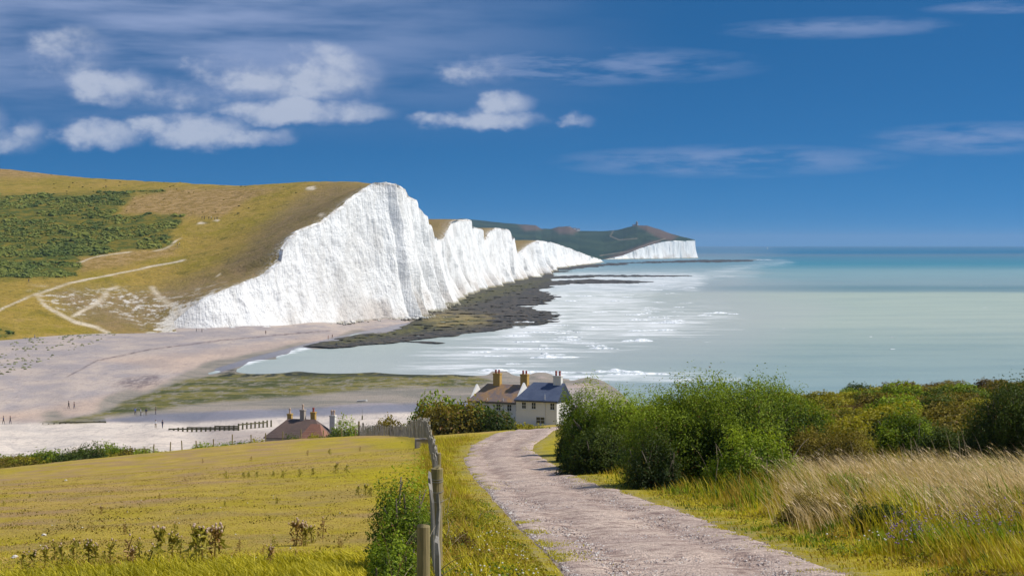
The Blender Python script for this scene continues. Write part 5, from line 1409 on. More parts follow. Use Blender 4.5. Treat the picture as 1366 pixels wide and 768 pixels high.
def pale_mesh(name, w, th, h, seed, mat):
    rg = np.random.default_rng(seed)
    mb = MB()
    lv = [-0.25, h * 0.3, h * 0.6, h * 0.85, h]
    v_ = []
    for i, z_ in enumerate(lv):
        o_ = rg.normal(0, w * 0.12, 2); ww_ = w * (1.0 - 0.25 * (i == 4)) * rg.uniform(0.85, 1.1)
        tz = rg.normal(0, 0.03, 4) if i == 4 else np.zeros(4)
        for k_, (sx, sy) in enumerate(((-1, -1), (1, -1), (1, 1), (-1, 1))):
            v_.append((o_[0] + sx * ww_ / 2, o_[1] + sy * th / 2, z_ + tz[k_]))
    f_ = [(0, 3, 2, 1), (16, 17, 18, 19)]
    for i in range(4):
        for k_ in range(4):
            f_.append((i * 4 + k_, i * 4 + (k_ + 1) % 4, i * 4 + 4 + (k_ + 1) % 4, i * 4 + 4 + k_))
    return mb.add(v_, f_).build(name, mat)
FL = [(-0.66, 11.5), (-0.80, 16.0), (-1.0, 22.0), (-1.45, 33), (-2.1, 47), (-3.0, 64), (-4.0, 82), (-4.9, 98), (-5.8, 112), (-6.9, 124), (-8.3, 134), (-10.2, 141), (-13.4, 147)]
fl_t = np.r_[0, np.cumsum(np.hypot(*np.diff(np.array(FL), axis=0).T))]
def on_fence(s_):
    x_ = np.interp(s_, fl_t, [a[0] for a in FL]); y_ = np.interp(s_, fl_t, [a[1] for a in FL])
    x2 = np.interp(s_ + 0.5, fl_t, [a[0] for a in FL]); y2 = np.interp(s_ + 0.5, fl_t, [a[1] for a in FL])
    return x_, y_, math.atan2(y2 - y_, x2 - x_) if s_ + 0.5 < fl_t[-1] else 2.6
fence = empty('paling_fence', (FL[0][0], FL[0][1], float(g(*FL[0]))), 0, label='old silvered paling fence following the inland side of the gravel track', category='fence')
f0 = Vector(fence.location)
PM = [pale_mesh('pale', 0.07, 0.03, 1.0 + 0.05 * i, 700 + i, mat_pale) for i in range(5)]
rf = random.Random(9)
def add_pale(s_, hs=1.0, off=0.0, tilt=0.0):
    x_, y_, a_ = on_fence(s_)
    o = obj('pale', rf.choice(PM), fence, Vector((x_ + off, y_, float(g(x_, y_)))) - f0)
    o.rotation_euler = (rf.uniform(-0.05, 0.05) + tilt, rf.uniform(-0.06, 0.06), a_ + rf.uniform(-0.3, 0.3)); o.scale = (1, 1, hs)
def sY(y_):
    return float(np.interp(y_, [a[1] for a in FL], fl_t))
# broken near stretch: the few pales that still stand
for y_, hs, off in ((15.2, 0.72, 0.10), (17.1, 0.88, 0.09), (18.3, 1.02, 0.07), (19.6, 1.0, 0.03), (20.9, 1.12, 0.0)):
    add_pale(sY(y_), hs, off)
s_ = sY(44)
while s_ < sY(94):
    add_pale(s_, rf.uniform(0.85, 1.1)); s_ += rf.uniform(0.5, 0.9)
while s_ < sY(133):
    add_pale(s_, rf.uniform(1.05, 1.22)); s_ += 0.26
while s_ < fl_t[-1]:
    add_pale(s_, rf.uniform(0.72, 0.82)); s_ += 0.18
for y_, r_, h_ in ((46, 0.06, 1.15), (58, 0.06, 1.1), (70, 0.06, 1.15), (82, 0.06, 1.15), (94, 0.07, 1.3), (108, 0.07, 1.3), (122, 0.07, 1.3), (134, 0.07, 1.2), (141, 0.06, 1.15), (147, 0.08, 1.25)):
    x_, yy_, a_ = on_fence(sY(y_))
    obj('post', round_post('post', r_, h_, int(y_), mat_post, 8), fence, Vector((x_ + 0.06, yy_, float(g(x_, yy_)))) - f0)
for hh_ in (0.35, 0.85):
    mb = MB(); pts = []
    for s_ in np.linspace(sY(44), fl_t[-1], 70):
        x_, y_, a_ = on_fence(s_); pts.append(Vector((x_ + 0.02, y_, float(g(x_, y_)) + hh_ + rf.uniform(-0.02, 0.02))) - f0)
    mb.tube(pts, 0.004, 4); obj('wire', mb.build('wire', mat_wire), fence)
# two stout posts near the start of the track
xa, ya = (564.5 - CX) / F * 16.0, 16.0
za = float(g(xa, ya)); ha = (H - (700 - Y0) / F * ya) - za
obj('fence_post', round_post('fence_post', 0.064, ha, 31, mat_post), None, (xa, ya, za), label='short cut-off round timber post beside the nearer brambles', category='post')
xb, yb = (582.5 - CX) / F * 21.5, 21.5
zb_ = float(g(xb, yb)); hb_ = (H - (623 - Y0) / F * yb) - zb_
sp = empty('strainer_post', (xb, yb, zb_), 0, label='tall round strainer post with wire wound round its top', category='post')
obj('timber', round_post('timber', 0.078, hb_, 33, mat_post), sp)
for dz_ in (0.14, 0.17, 0.30, 0.42):
    mb = MB(); mb.tube([(0.0815 * math.cos(t_), 0.0815 * math.sin(t_), hb_ - dz_ + 0.012 * math.sin(t_)) for t_ in np.linspace(0, 2 * math.pi, 20)], 0.0035, 4)
    obj('wire', mb.build('wire', mat_wire), sp)
# post-and-wire fence on the brow of the field
brow = [(205, 604), (227, 601.5), (243, 599), (262, 597), (285, 595), (310, 593), (335, 591), (354, 590), (377, 588.5), (402, 587), (431, 586), (456, 585), (474, 584)]
bl = [(((px - CX) / F * D_), D_) for px, D_ in [(a[0], 152) for a in brow]]
wf = empty('wire_fence', (bl[0][0], bl[0][1], float(g(*bl[0]))), 0, label='thin post and wire fence along the brow of the field', category='fence')
w0 = Vector(wf.location)
wp = [round_post('post', 0.055, 1.05, 40 + i, mat_post, 6) for i in range(3)]
for x_, y_ in bl:
    o = obj('post', rf.choice(wp), wf, Vector((x_, y_, float(g(x_, y_)))) - w0); o.rotation_euler = (rf.uniform(-.06, .06), rf.uniform(-.06, .06), 0); o.scale = (1, 1, rf.uniform(0.75, 1.1))
for hh_ in (0.45, 0.8):
    mb = MB(); mb.tube([Vector((x_, y_, float(g(x_, y_)) + hh_)) - w0 for x_, y_ in bl], 0.005, 4); obj('wire', mb.build('wire', mat_wire), wf)
# gate posts at the end of the pickets
X, Y = (484 - CX) / F * 147, 147.0
obj('gate_post', pale_mesh('gate_post', 0.16, 0.16, 1.15, 55, mat_pale), None, (X, Y, float(g(X, Y))), label='pale square gate post at the end of the picket fence', category='post')
# water trough
mat_conc, nt, bs = new_mat('old_concrete')
n1 = noise(nt, pos(nt), 6, 5, 0.65)
setin(nt, bs, Base_Color=mixc(nt, n1, S(120, 112, 108, 0.8), S(176, 166, 160, 0.85)), Roughness=0.9)
X, Y, Z = hit(562, 597)
tr = empty('water_trough', (X, Y, float(g(X, Y))), 0.25, label='small grey concrete trough beside the paling fence', category='trough')
mb = MB(); a_, b_, h_ = 0.31, 0.22, 0.46
mb.box(-a_, a_, -b_, -b_ + 0.06, -0.05, h_).box(-a_, a_, b_ - 0.06, b_, -0.05, h_).box(-a_, -a_ + 0.06, -b_ + 0.06, b_ - 0.06, -0.05, h_).box(a_ - 0.06, a_, -b_ + 0.06, b_ - 0.06, -0.05, h_).box(-a_ + 0.06, a_ - 0.06, -b_ + 0.06, b_ - 0.06, -0.05, 0.12)
obj('basin', mb.build('basin', mat_conc), tr)
mb = MB().box(-a_ - 0.02, a_ + 0.02, -b_ - 0.02, -b_ + 0.07, h_, h_ + 0.03).box(-a_ - 0.02, a_ + 0.02, b_ - 0.07, b_ + 0.02, h_, h_ + 0.03)
obj('rim', mb.build('rim', mat_conc), tr)

# ---- houses
def plaster(name, a, b):
    m_, nt, bs = new_mat(name)
    n1 = noise(nt, pos(nt), 0.9, 5, 0.6); n2 = noise(nt, mapv(nt, pos(nt), (2, 2, 0.3)), 1, 5, 0.6)
    setin(nt, bs, Base_Color=mixc(nt, M(nt, 'MULTIPLY', M(nt, 'ADD', n1, n2), 0.5), a, b), Roughness=0.9)
    bump(nt, bs, n1, 0.3, 0.02)
    return m_
def roofing(name, a, b, cc, rows):
    m_, nt, bs = new_mat(name)
    tcn = nt.nodes.new('ShaderNodeTexCoord').outputs['Object']
    n1 = noise(nt, tcn, 0.6, 5, 0.65); n2 = noise(nt, mapv(nt, tcn, (3, 3, 8)), 1, 4, 0.6)
    wv = node(nt, 'ShaderNodeTexWave', {'Vector': tcn, 'Scale': rows, 'Distortion': 0.6}, bands_direction='Z').outputs[1]
    c = mixc(nt, sstep(nt, n1, 0.40, 0.60), a, b); c = mixc(nt, M(nt, 'MULTIPLY', sstep(nt, n2, 0.5, 0.7), 0.5), c, cc)
    setin(nt, bs, Base_Color=c, Roughness=0.7); bump(nt, bs, wv, 0.5, 0.05)
    return m_
m_white = plaster('limewash', S(214, 212, 206, 0.86), S(240, 238, 232, 0.9))
m_ochre = plaster('ochre_render', S(178, 142, 70, 0.8), S(206, 170, 92, 0.85))
m_grey = plaster('grey_render', S(150, 140, 130, 0.8), S(190, 178, 164, 0.85))
m_slate = roofing('slate', S(84, 96, 124, 0.7), S(98, 110, 136, 0.7), S(76, 86, 108, 0.7), 3.0)
m_tile_b = roofing('lichened_tile', S(142, 124, 118, 0.75), S(178, 138, 90, 0.78), S(122, 110, 112, 0.7), 3.0)
m_tile_r = roofing('red_tile', S(108, 88, 78, 0.70), S(122, 98, 86, 0.70), S(92, 76, 70, 0.68), 3.0)
m_tile_o = roofing('orange_tile', S(152, 104, 82, 0.75), S(164, 114, 90, 0.76), S(130, 90, 72, 0.7), 3.0)
m_pot = plaster('terracotta', S(150, 62, 48, 0.8), S(178, 84, 62, 0.8))
m_potp = plaster('buff_pot', S(196, 164, 140, 0.8), S(220, 196, 176, 0.85))
m_glass, nt, bs = new_mat('window_glass')
setin(nt, bs, Base_Color=(0.02, 0.025, 0.03), Roughness=0.08, Specular_IOR_Level=0.6)
m_frame = plaster('painted_wood', S(222, 222, 216, 0.85), S(238, 238, 232, 0.9))
m_pipe, nt, bs = new_mat('painted_iron')
setin(nt, bs, Base_Color=S(226, 228, 230, 0.85), Roughness=0.5)
m_lead, nt, bs = new_mat('dark_gutter')
setin(nt, bs, Base_Color=S(60, 60, 62, 0.8), Roughness=0.6)
def roof_mesh(L, W, he, hr, hipl, hipr, mat, ov=0.3, th=0.14):
    """pitched roof over a L x W block; hipl / hipr: how far each ridge end is drawn in"""
    x0, x1, y0, y1 = -L / 2 - ov, L / 2 + ov, -W / 2 - ov, W / 2 + ov
    sl = (hr - he) / (W / 2); ze = he - ov * sl
    ra, rb = x0 + hipl, x1 - hipr
    if hipl == 0: ra = x0
    if hipr == 0: rb = x1
    top = [(x0, y0, ze + th), (x1, y0, ze + th), (x1, y1, ze + th), (x0, y1, ze + th), (ra, 0, hr + th), (rb, 0, hr + th)]
    bot = [(x0, y0, ze), (x1, y0, ze), (x1, y1, ze), (x0, y1, ze), (ra, 0, hr), (rb, 0, hr)]
    f_ = [(0, 1, 5, 4), (2, 3, 4, 5), (1, 2, 5), (3, 0, 4)]
    f_ += [tuple(i + 6 for i in reversed(q)) for q in f_[:4]]
    f_ += [(0, 6, 7, 1), (1, 7, 8, 2), (2, 8, 9, 3), (3, 9, 6, 0)]
    return MB().add(top + bot, f_).build('roof', mat)
def house_wall(L, W, he, hr, mat, gl, gr):
    mb = MB()
    a_, b_ = L / 2, W / 2
    mb.box(-a_, a_, -b_, b_, -1.2, he - 0.02)
    for ok, s__ in ((gl, -1), (gr, 1)):
        if ok:
            x_ = s__ * a_; xi = s__ * (a_ - 0.3)
            mb.add([(x_, -b_, he - 0.02), (x_, b_, he - 0.02), (x_, 0, hr - 0.03), (xi, -b_, he - 0.02), (xi, b_, he - 0.02), (xi, 0, hr - 0.03)], [(0, 1, 2), (5, 4, 3), (0, 2, 5, 3), (1, 4, 5, 2)])
    return mb.build('wall', mat)
def window(par, x, z, w_, h_, yf, frame=m_frame):
    mb = MB(); t_ = 0.09
    mb.box(x - w_ / 2, x + w_ / 2, yf - 0.05, yf + 0.02, z - t_, z).box(x - w_ / 2, x + w_ / 2, yf - 0.05, yf + 0.02, z + h_, z + h_ + t_).box(x - w_ / 2 - t_, x - w_ / 2, yf - 0.05, yf + 0.02, z - t_, z + h_ + t_).box(x + w_ / 2, x + w_ / 2 + t_, yf - 0.05, yf + 0.02, z - t_, z + h_ + t_)
    mb.box(x - 0.025, x + 0.025, yf - 0.04, yf - 0.004, z, z + h_).box(x - w_ / 2, x + w_ / 2, yf - 0.038, yf - 0.004, z + h_ / 2 - 0.025, z + h_ / 2 + 0.025)
    wn = obj('window', mb.build('window', frame), par)
    obj('pane', MB().box(x - w_ / 2, x + w_ / 2, yf - 0.012, yf + 0.01, z, z + h_).build('pane', m_glass), wn)
    obj('sill', MB().box(x - w_ / 2 - 0.15, x + w_ / 2 + 0.15, yf - 0.12, yf - 0.052, z - 0.17, z - t_ - 0.003).build('sill', frame), wn)
def chimney(par, x, y, z0, z1, w_, d_, mat, pots, potm, ph=0.75):
    mb = MB().box(x - w_ / 2, x + w_ / 2, y - d_ / 2, y + d_ / 2, z0, z1 - 0.22).box(x - w_ / 2 - 0.07, x + w_ / 2 + 0.07, y - d_ / 2 - 0.07, y + d_ / 2 + 0.07, z1 - 0.22, z1)
    c_ = obj('chimney', mb.build('chimney', mat), par)
    for i in range(pots):
        xx = x + (i - (pots - 1) / 2) * w_ / max(pots, 1) * 0.95
        mb = MB(); mb.tube([(xx, y, z1 - 0.02), (xx, y, z1 + ph * 0.55), (xx, y, z1 + ph * 0.8), (xx, y, z1 + ph)], [0.19, 0.16, 0.20, 0.17], 10)
        obj('chimney_pot', mb.build('chimney_pot', potm), c_)
def pipe(par, x, yf, z0, z1, mat):
    mb = MB(); mb.tube([(x, yf - 0.08, z0), (x, yf - 0.08, z1)], 0.055, 8); return obj('pipe', mb.build('pipe', mat), par)
TH_ = -math.radians(24)
def place_house(px_corner, D_, L, W, z):
    """front wall's near-left corner seen at px_corner"""
    cx_, cy_ = (px_corner - CX) / F * D_, D_
    ca, sa_ = math.cos(TH_), math.sin(TH_)
    lx_, ly_ = -L / 2, -W / 2
    return (cx_ - (lx_ * ca - ly_ * sa_), cy_ - (lx_ * sa_ + ly_ * ca), z)
# white cottage with slate roof
zg = 8.2
L, W, he, hr = 7.9, 6.2, 4.9, 7.6
hw = empty('cottage', place_house(688.5, 303, L, W, zg), TH_, label='white limewashed cottage with blue slate roof', category='house')
obj('wall', house_wall(L, W, he, hr, m_white, True, True), hw)
rf_ = obj('roof', roof_mesh(L, W, he, hr, 2.4, 0, m_slate), hw)
for x_ in (-2.4, -0.5, 3.1):
    window(hw, x_, 3.25, 0.75, 1.1, -W / 2)
window(hw, 0.8, 0.7, 1.6, 1.1, -W / 2)
chimney(hw, 2.9, 0.0, hr - 0.9, hr + 1.45, 1.5, 0.9, m_white, 2, m_pot, 0.85)
pipe(hw, 1.7, -W / 2, -0.6, he + 1.0, m_pipe)
obj('gutter', MB().box(-L / 2 - 0.3, L / 2 + 0.3, -W / 2 - 0.42, -W / 2 - 0.31, he - 0.42, he - 0.28).build('gutter', m_lead), hw)
# lower cottage with lichened tile roof
L, W, he, hr = 11.0, 6.0, 3.6, 6.3
zg2 = 8.6
loc = place_house(626, 311, L, W, zg2)
hl = empty('cottage', loc, TH_, label='lower cottage with lichened tile roof and two ochre chimneys', category='house')
obj('wall', house_wall(L, W, he, hr, m_white, True, True), hl)
obj('roof', roof_mesh(L, W, he, hr, 2.6, 0, m_tile_b), hl)
for x_ in (0.4, 2.6):
    window(hl, x_, 1.9, 0.8, 1.1, -W / 2)
window(hl, 4.3, 1.9, 0.8, 1.1, -W / 2)
chimney(hl, -1.2, 0.1, hr - 1.0, hr + 2.1, 1.35, 1.0, m_ochre, 2, m_pot, 0.65)
chimney(hl, 4.3, 0.1, hr - 1.0, hr + 2.1, 1.35, 1.0, m_ochre, 2, m_pot, 0.65)
pipe(hl, -1.8, -W / 2, 0, he + 0.5, m_pipe); pipe(hl, 1.4, -W / 2, 0, he + 0.5, m_pipe)
obj('gutter', MB().box(-L / 2 - 0.3, L / 2 + 0.3, -W / 2 - 0.42, -W / 2 - 0.31, he - 0.46, he - 0.32).build('gutter', m_lead), hl)
# red-tiled house below the field
X0, Y0h = (401 - CX) / F * 290, 290.0
hr_ = empty('house', (X0, Y0h, 4.6), -0.25, label='red-tiled hipped house with four chimneys below the dry field', category='house')
L, W, he, hr = 10.4, 6.2, 3.4, 6.1
obj('wall', house_wall(L, W, he, hr, m_grey, False, False), hr_)
obj('roof', roof_mesh(L, W, he, hr, 3.2, 2.8, m_tile_r), hr_)
mb = roof_mesh(4.4, 4.2, he - 0.15, 5.6, 1.8, 1.6, m_tile_o); o = obj('roof', mb, hr_, (3.6, -2.6, 0))
o['label'] = 'orange tiled hip of the front wing'
obj('wall', house_wall(4.2, 4.0, he - 0.2, 5.2, m_grey, False, False), hr_, (3.6, -2.6, 0))
for x_ in (-3.2, -1.0):
    window(hr_, x_, 1.2, 1.0, 1.2, -W / 2)
chimney(hr_, -2.2, 0.6, hr - 1.6, hr + 0.95, 0.75, 0.7, m_ochre, 1, m_potp, 0.95)
chimney(hr_, 0.35, 0.2, hr - 1.4, hr + 1.75, 0.75, 0.95, m_grey, 1, m_potp, 0.9)
chimney(hr_, 2.0, 0.9, hr - 1.4, hr + 1.3, 0.8, 0.8, m_ochre, 1, m_pot, 0.75)
chimney(hr_, 5.3, 1.6, 1.0, hr + 0.75, 0.95, 0.8, m_white, 2, m_potp, 0.9)

# lighthouse on the headland
X, Y, Z = ray(848.5, 301.2, 5300)
lh = empty('lighthouse', (X, Y, Z - 3), 0.2, label='small round lighthouse tower with keepers house on the headland skyline', category='lighthouse')
mb = MB(); mb.tube([(2.5, 0, -2), (2.5, 0, 6), (2.5, 0, 13)], [4.2, 3.8, 3.5], 18); tw = obj('tower', mb.build('tower', m_grey), lh)
mb = MB(); mb.tube([(2.5, 0, 13), (2.5, 0, 13.6)], [4.3, 4.3], 18); obj('gallery', mb.build('gallery', m_grey), tw)
mb = MB(); mb.tube([(2.5, 0, 13.6), (2.5, 0, 16.2), (2.5, 0, 17.8)], [2.3, 2.3, 0.4], 12); obj('lantern', mb.build('lantern', m_grey), tw)
obj('wall', house_wall(9, 7, 5, 8, m_grey, True, True), lh, (-6.5, 0, 0)); obj('roof', roof_mesh(9, 7, 5, 8, 0, 0, m_slate), lh, (-6.5, 0, 0))
for px, py, s__ in ((771, 307, 1.0), (767, 305.2, 0.7), (759.5, 302.8, 0.6)):
    X, Y, Z = ray(px, py, float(np.interp(px, npx, Dr)) - 60)
    e = empty('house', (X, Y, Z - 2), 0.3, label='tiny white house on the far headland skyline', category='house', group='white houses on the headland'); e.scale = (s__,) * 3
    obj('wall', house_wall(12, 8, 5, 8, m_white, True, True), e); obj('roof', roof_mesh(12, 8, 5, 8, 0, 0, m_slate), e)

# ---- groynes
mat_groyne, nt, bs = new_mat('wet_timber')
n1 = noise(nt, pos(nt), 2.0, 5, 0.65)
setin(nt, bs, Base_Color=mixc(nt, n1, S(70, 66, 42, 0.75), S(112, 106, 62, 0.75)), Roughness=0.8)
def groyne(p0, p1, n, label, h0, h1, planks=True):
    a_ = Vector(beach_hit(*p0)); b_ = Vector(beach_hit(*p1))
    e = empty('groyne', a_, 0, label=label, category='groyne')
    d_ = b_ - a_; ang = math.atan2(d_.y, d_.x)
    pm = MB().box(-0.14, 0.14, -0.14, 0.14, -1.0, 1.0, taper=0.02).build('post', mat_groyne)
    for i in range(n):
        t_ = i / (n - 1); hh = h0 + (h1 - h0) * t_ + rf.uniform(-0.1, 0.1)
        o = obj('post', pm, e, d_ * t_); o.rotation_euler = (0, 0, ang); o.scale = (1, 1, hh)
    L_ = d_.length
    for k_ in range(3 if planks else 1):
        for i in range(n - 1):
            if not planks and k_ == 0: zz = h0 * 0.72
            else: zz = 0.1 + k_ * 0.32
            if not planks and rf.random() < 0.15: continue
            t_ = i / (n - 1); hs = h0 + (h1 - h0) * t_
            if planks and zz > hs - 0.1: continue
            o = obj('plank', MB().box(0.0, L_ / (n - 1) - 0.03, -0.22, -0.155, 0, 0.27).build('plank', mat_groyne), e, d_ * t_ + Vector((0, 0, zz))); o.rotation_euler = (0, -math.asin(d_.z / L_), ang)
    return e
groyne((58, 565.5), (140, 564), 12, 'low weedy timber groyne ending at the pale shingle bank', 0.12, 0.45)
groyne((226, 573), (318, 574), 16, 'solid planked timber groyne between the sand patch and the green scrub', 0.35, 1.1)
groyne((318, 573), (362, 569), 9, 'open timber groyne of posts and one rail beside the red-tiled house', 1.35, 1.5, planks=False)

# ---- people, one continuous body each
def person_mesh(pose, seed):
    J = {'pel': (0, 0, 0.95), 'bel': (0, 0, 1.12), 'che': (0, 0.01, 1.34), 'nec': (0, 0.0, 1.50), 'hea': (0, -0.02, 1.60), 'top': (0, -0.01, 1.74)}
    st_ = 0.22 if pose == 'walk' else 0.05
    ed = [('pel', 'bel'), ('bel', 'che'), ('che', 'nec'), ('nec', 'hea'), ('hea', 'top')]
    for s__, nme in ((-1, 'l'), (1, 'r')):
        f_ = s__ * st_
        J['hip' + nme] = (s__ * 0.10, 0, 0.90); J['kne' + nme] = (s__ * 0.11, -f_ * 0.55 - 0.02, 0.49); J['ank' + nme] = (s__ * 0.11, -f_ * 0.8 + 0.04, 0.08); J['toe' + nme] = (s__ * 0.12, -f_ * 0.8 - 0.14, 0.035)
        J['sho' + nme] = (s__ * 0.19, 0.0, 1.42); J['elb' + nme] = (s__ * 0.25, f_ * 0.5, 1.14); J['wri' + nme] = (s__ * 0.25, f_ * 0.9 - 0.08, 0.90); J['han' + nme] = (s__ * 0.25, f_ - 0.12, 0.80)
        ed += [('pel', 'hip' + nme), ('hip' + nme, 'kne' + nme), ('kne' + nme, 'ank' + nme), ('ank' + nme, 'toe' + nme), ('che', 'sho' + nme), ('sho' + nme, 'elb' + nme), ('elb' + nme, 'wri' + nme), ('wri' + nme, 'han' + nme)]
    R_ = {'pel': .15, 'bel': .135, 'che': .15, 'nec': .055, 'hea': .095, 'top': .075, 'hip': .095, 'kne': .065, 'ank': .045, 'toe': .04, 'sho': .07, 'elb': .045, 'wri': .035, 'han': .038}
    nm = list(J); me = bpy.data.meshes.new('person')
    me.from_pydata([J[k_] for k_ in nm], [(nm.index(a_), nm.index(b_)) for a_, b_ in ed], [])
    o = bpy.data.objects.new('tmp', me); COL.objects.link(o)
    md = o.modifiers.new('s', 'SKIN'); o.modifiers.new('d', 'SUBSURF').levels = 1
    for i, k_ in enumerate(nm):
        r_ = R_[k_[:3]]; me.skin_vertices[0].data[i].radius = (r_, r_ * (0.72 if k_ in ('pel', 'bel', 'che') else 1))
        me.skin_vertices[0].data[i].use_root = (k_ == 'pel')
    dg = bpy.context.evaluated_depsgraph_get()
    res = bpy.data.meshes.new_from_object(o.evaluated_get(dg))
    bpy.data.objects.remove(o)
    return res
def cloth(n_, c_):
    m_, nt, bs = new_mat(n_); setin(nt, bs, Base_Color=mixc(nt, noise(nt, pos(nt), 9, 3), c_, tuple(q * 0.75 for q in c_)), Roughness=0.9); return m_
CL = {k_: cloth('cloth_' + k_, v_) for k_, v_ in {'black': S(34, 32, 38), 'navy': S(44, 50, 82), 'white': S(226, 226, 228, .85), 'blue': S(96, 118, 172), 'brown': S(96, 66, 52), 'khaki': S(140, 122, 92), 'red': S(150, 52, 48), 'grey': S(110, 110, 116)}.items()}
m_skin = cloth('skin', S(204, 158, 130, .8)); m_hair = cloth('hair', S(60, 44, 32))
_pm = {}
def person(loc, top, leg, pose, label, group=None, rotz=0.0, sc=1.0, act='person'):
    key = (top, leg, pose)
    if key not in _pm:
        b_ = person_mesh(pose, 1)
        for m_ in (CL[leg], CL[top], m_skin):
            b_.materials.append(m_)
        idx = []
        for p_ in b_.polygons:
            c_ = p_.center
            idx.append(2 if c_.z > 1.47 or (abs(c_.x) > 0.2 and c_.z < 1.0) else (1 if c_.z > 0.93 else 0))
        b_.polygons.foreach_set('material_index', idx); b_.polygons.foreach_set('use_smooth', [True] * len(idx))
        _pm[key] = b_
    e = empty('person', loc, rotz, label=label, category='person')
    if group: e['group'] = group
    e.scale = (sc,) * 3
    obj('body', _pm[key], e)
    if 'hair' not in _pm:
        mb = MB(); mb.tube([(0, 0.02, 1.60), (0, 0.015, 1.68), (0, 0.0, 1.75), (0, 0, 1.79)], [0.098, 0.108, 0.085, 0.02], 10); _pm['hair'] = mb.build('hair', m_hair, True)
    obj('hair', _pm['hair'], e)
def bperson(px, py, *a, **k_):
    person(beach_hit(px, py), *a, **k_)
def hperson(px, py, *a, **k_):
    person(hill_hit(px, py), *a, **k_)
bperson(5, 565.5, 'navy', 'black', 'walk', 'person in navy top and black trousers walking past the weedy groyne', rotz=1.3)
bperson(13.5, 565.0, 'black', 'navy', 'walk', 'person in black top and navy trousers walking past the weedy groyne', rotz=1.4)
bperson(92, 544.5, 'black', 'black', 'walk', 'person all in black walking on the tan shingle', rotz=1.8, sc=1.05)
bperson(99.5, 545.5, 'brown', 'navy', 'walk', 'person in brown top and navy trousers walking on the tan shingle', rotz=1.7)
for i, (px, py, t_, l_) in enumerate(((180, 553.5, 'blue', 'navy'), (187, 553.8, 'white', 'black'), (195.5, 553.8, 'navy', 'khaki'), (207, 552.5, 'brown', 'grey'))):
    bperson(px, py, t_, l_, 'stand' if i % 2 else 'walk', 'person in %s top and %s trousers in the paddling group at the river edge' % (t_, l_), rotz=i * 1.4 + 0.5)
bperson(189, 556.0, 'white', 'white', 'stand', 'small child all in white in the paddling group', sc=0.6, rotz=2)
bperson(208.5, 570.5, 'white', 'khaki', 'stand', 'person in white top on the sand by the planked groyne', rotz=0.4)
bperson(216, 571.2, 'navy', 'navy', 'stand', 'person all in navy on the sand by the planked groyne', rotz=2.4)
bperson(262, 443.0, 'black', 'grey', 'walk', 'person in black top and grey trousers at the chalk cliff foot', rotz=1.6)
bperson(270, 442.8, 'grey', 'black', 'walk', 'person in grey top and black trousers at the chalk cliff foot', rotz=1.6)
bperson(355, 446.0, 'brown', 'black', 'stand', 'lone person in brown top on the beach below the chalk cliff', rotz=0.6)
bperson(438, 452.5, 'red', 'khaki', 'stand', 'person in red top at the tip of the beach', rotz=1.6)
bperson(443, 451.0, 'brown', 'khaki', 'walk', 'person in brown top and khaki trousers at the tip of the beach', rotz=0.6)
bperson(47, 452.0, 'blue', 'black', 'walk', 'person in blue top on the path at the hill foot', rotz=1.6)
hperson(237, 328, 'black', 'grey', 'walk', 'person in black top of the couple climbing the hill path', rotz=1)
hperson(240.5, 327.6, 'white', 'navy', 'walk', 'person in white top of the couple climbing the hill path', rotz=1.2)
for i, (px, t_, l_) in enumerate(((268.5, 'navy', 'grey'), (271, 'black', 'black'), (273, 'navy', 'black'), (279.5, 'black', 'grey'), (282.5, 'white', 'black'), (287, 'grey', 'navy'), (289.5, 'black', 'navy'))):
    hperson(px, 292.5 + (i % 2) * 0.5, t_, l_, 'stand', 'person in %s top and %s trousers in the walking party on the hill' % (t_, l_), rotz=i * 1.1)
hperson(141, 251.5, 'black', 'black', 'walk', 'lone person all in black on the upper hill', sc=1.1)
hperson(38, 377, 'navy', 'grey', 'walk', 'person in navy top where the white hill paths meet')
hperson(481, 253.5, 'black', 'brown', 'walk', 'lone person in black top near the highest cliff edge')

# ---- small boat on the mud, marker post, sails on the horizon
def boat(name, loc, L, rotz, m_, **props):
    e = empty(name, loc, rotz, **props)
    v_ = []; n_ = 9
    for i, t_ in enumerate(np.linspace(-1, 1, n_)):
        b_ = 0.36 * L / 2 * (1 - max(t_, 0) ** 2.2) * (0.85 if t_ < -0.9 else 1); hh = 0.16 * L * (1 + 0.5 * max(t_, 0) ** 2)
        v_ += [(t_ * L / 2, -b_, hh), (t_ * L / 2, -b_ * 0.65, 0.05), (t_ * L / 2, b_ * 0.65, 0.05), (t_ * L / 2, b_, hh)]
    f_ = []
    for i in range(n_ - 1):
        for k_ in range(3):
            f_.append((i * 4 + k_, i * 4 + k_ + 1, i * 4 + 5 + k_, i * 4 + 4 + k_))
    f_.append((0, 3, 2, 1))
    obj('hull', MB().add(v_, f_).build('hull', m_), e)
    for t_ in (-0.4, 0.15):
        obj('thwart', MB().box(t_ * L / 2 - 0.1, t_ * L / 2 + 0.1, -0.3 * L / 2, 0.3 * L / 2, 0.11 * L, 0.125 * L).build('thwart', mat_groyne), e)
    return e
boat('rowing_boat', Vector(beach_hit(483, 536)), 2.6, 0.15, m_white, label='small white rowing boat stranded on the river mouth flats', category='boat')
pz = Vector(beach_hit(483.5, 560))
mp = empty('marker_post', pz, 0, label='thin marker post standing in the shallows beyond the garden bush', category='post')
mb = MB(); mb.tube([(0, 0, -0.5), (0, 0, 2.3)], [0.05, 0.035], 6); obj('pole', mb.build('pole', mat_pale), mp)
mb = MB(); mb.tube([(0, 0, 0), (0.02, 0, 0.8), (0, 0, 1.1)], [0.16, 0.14, 0.03], 8); obj('collar', mb.build('collar', mat_groyne), mp)
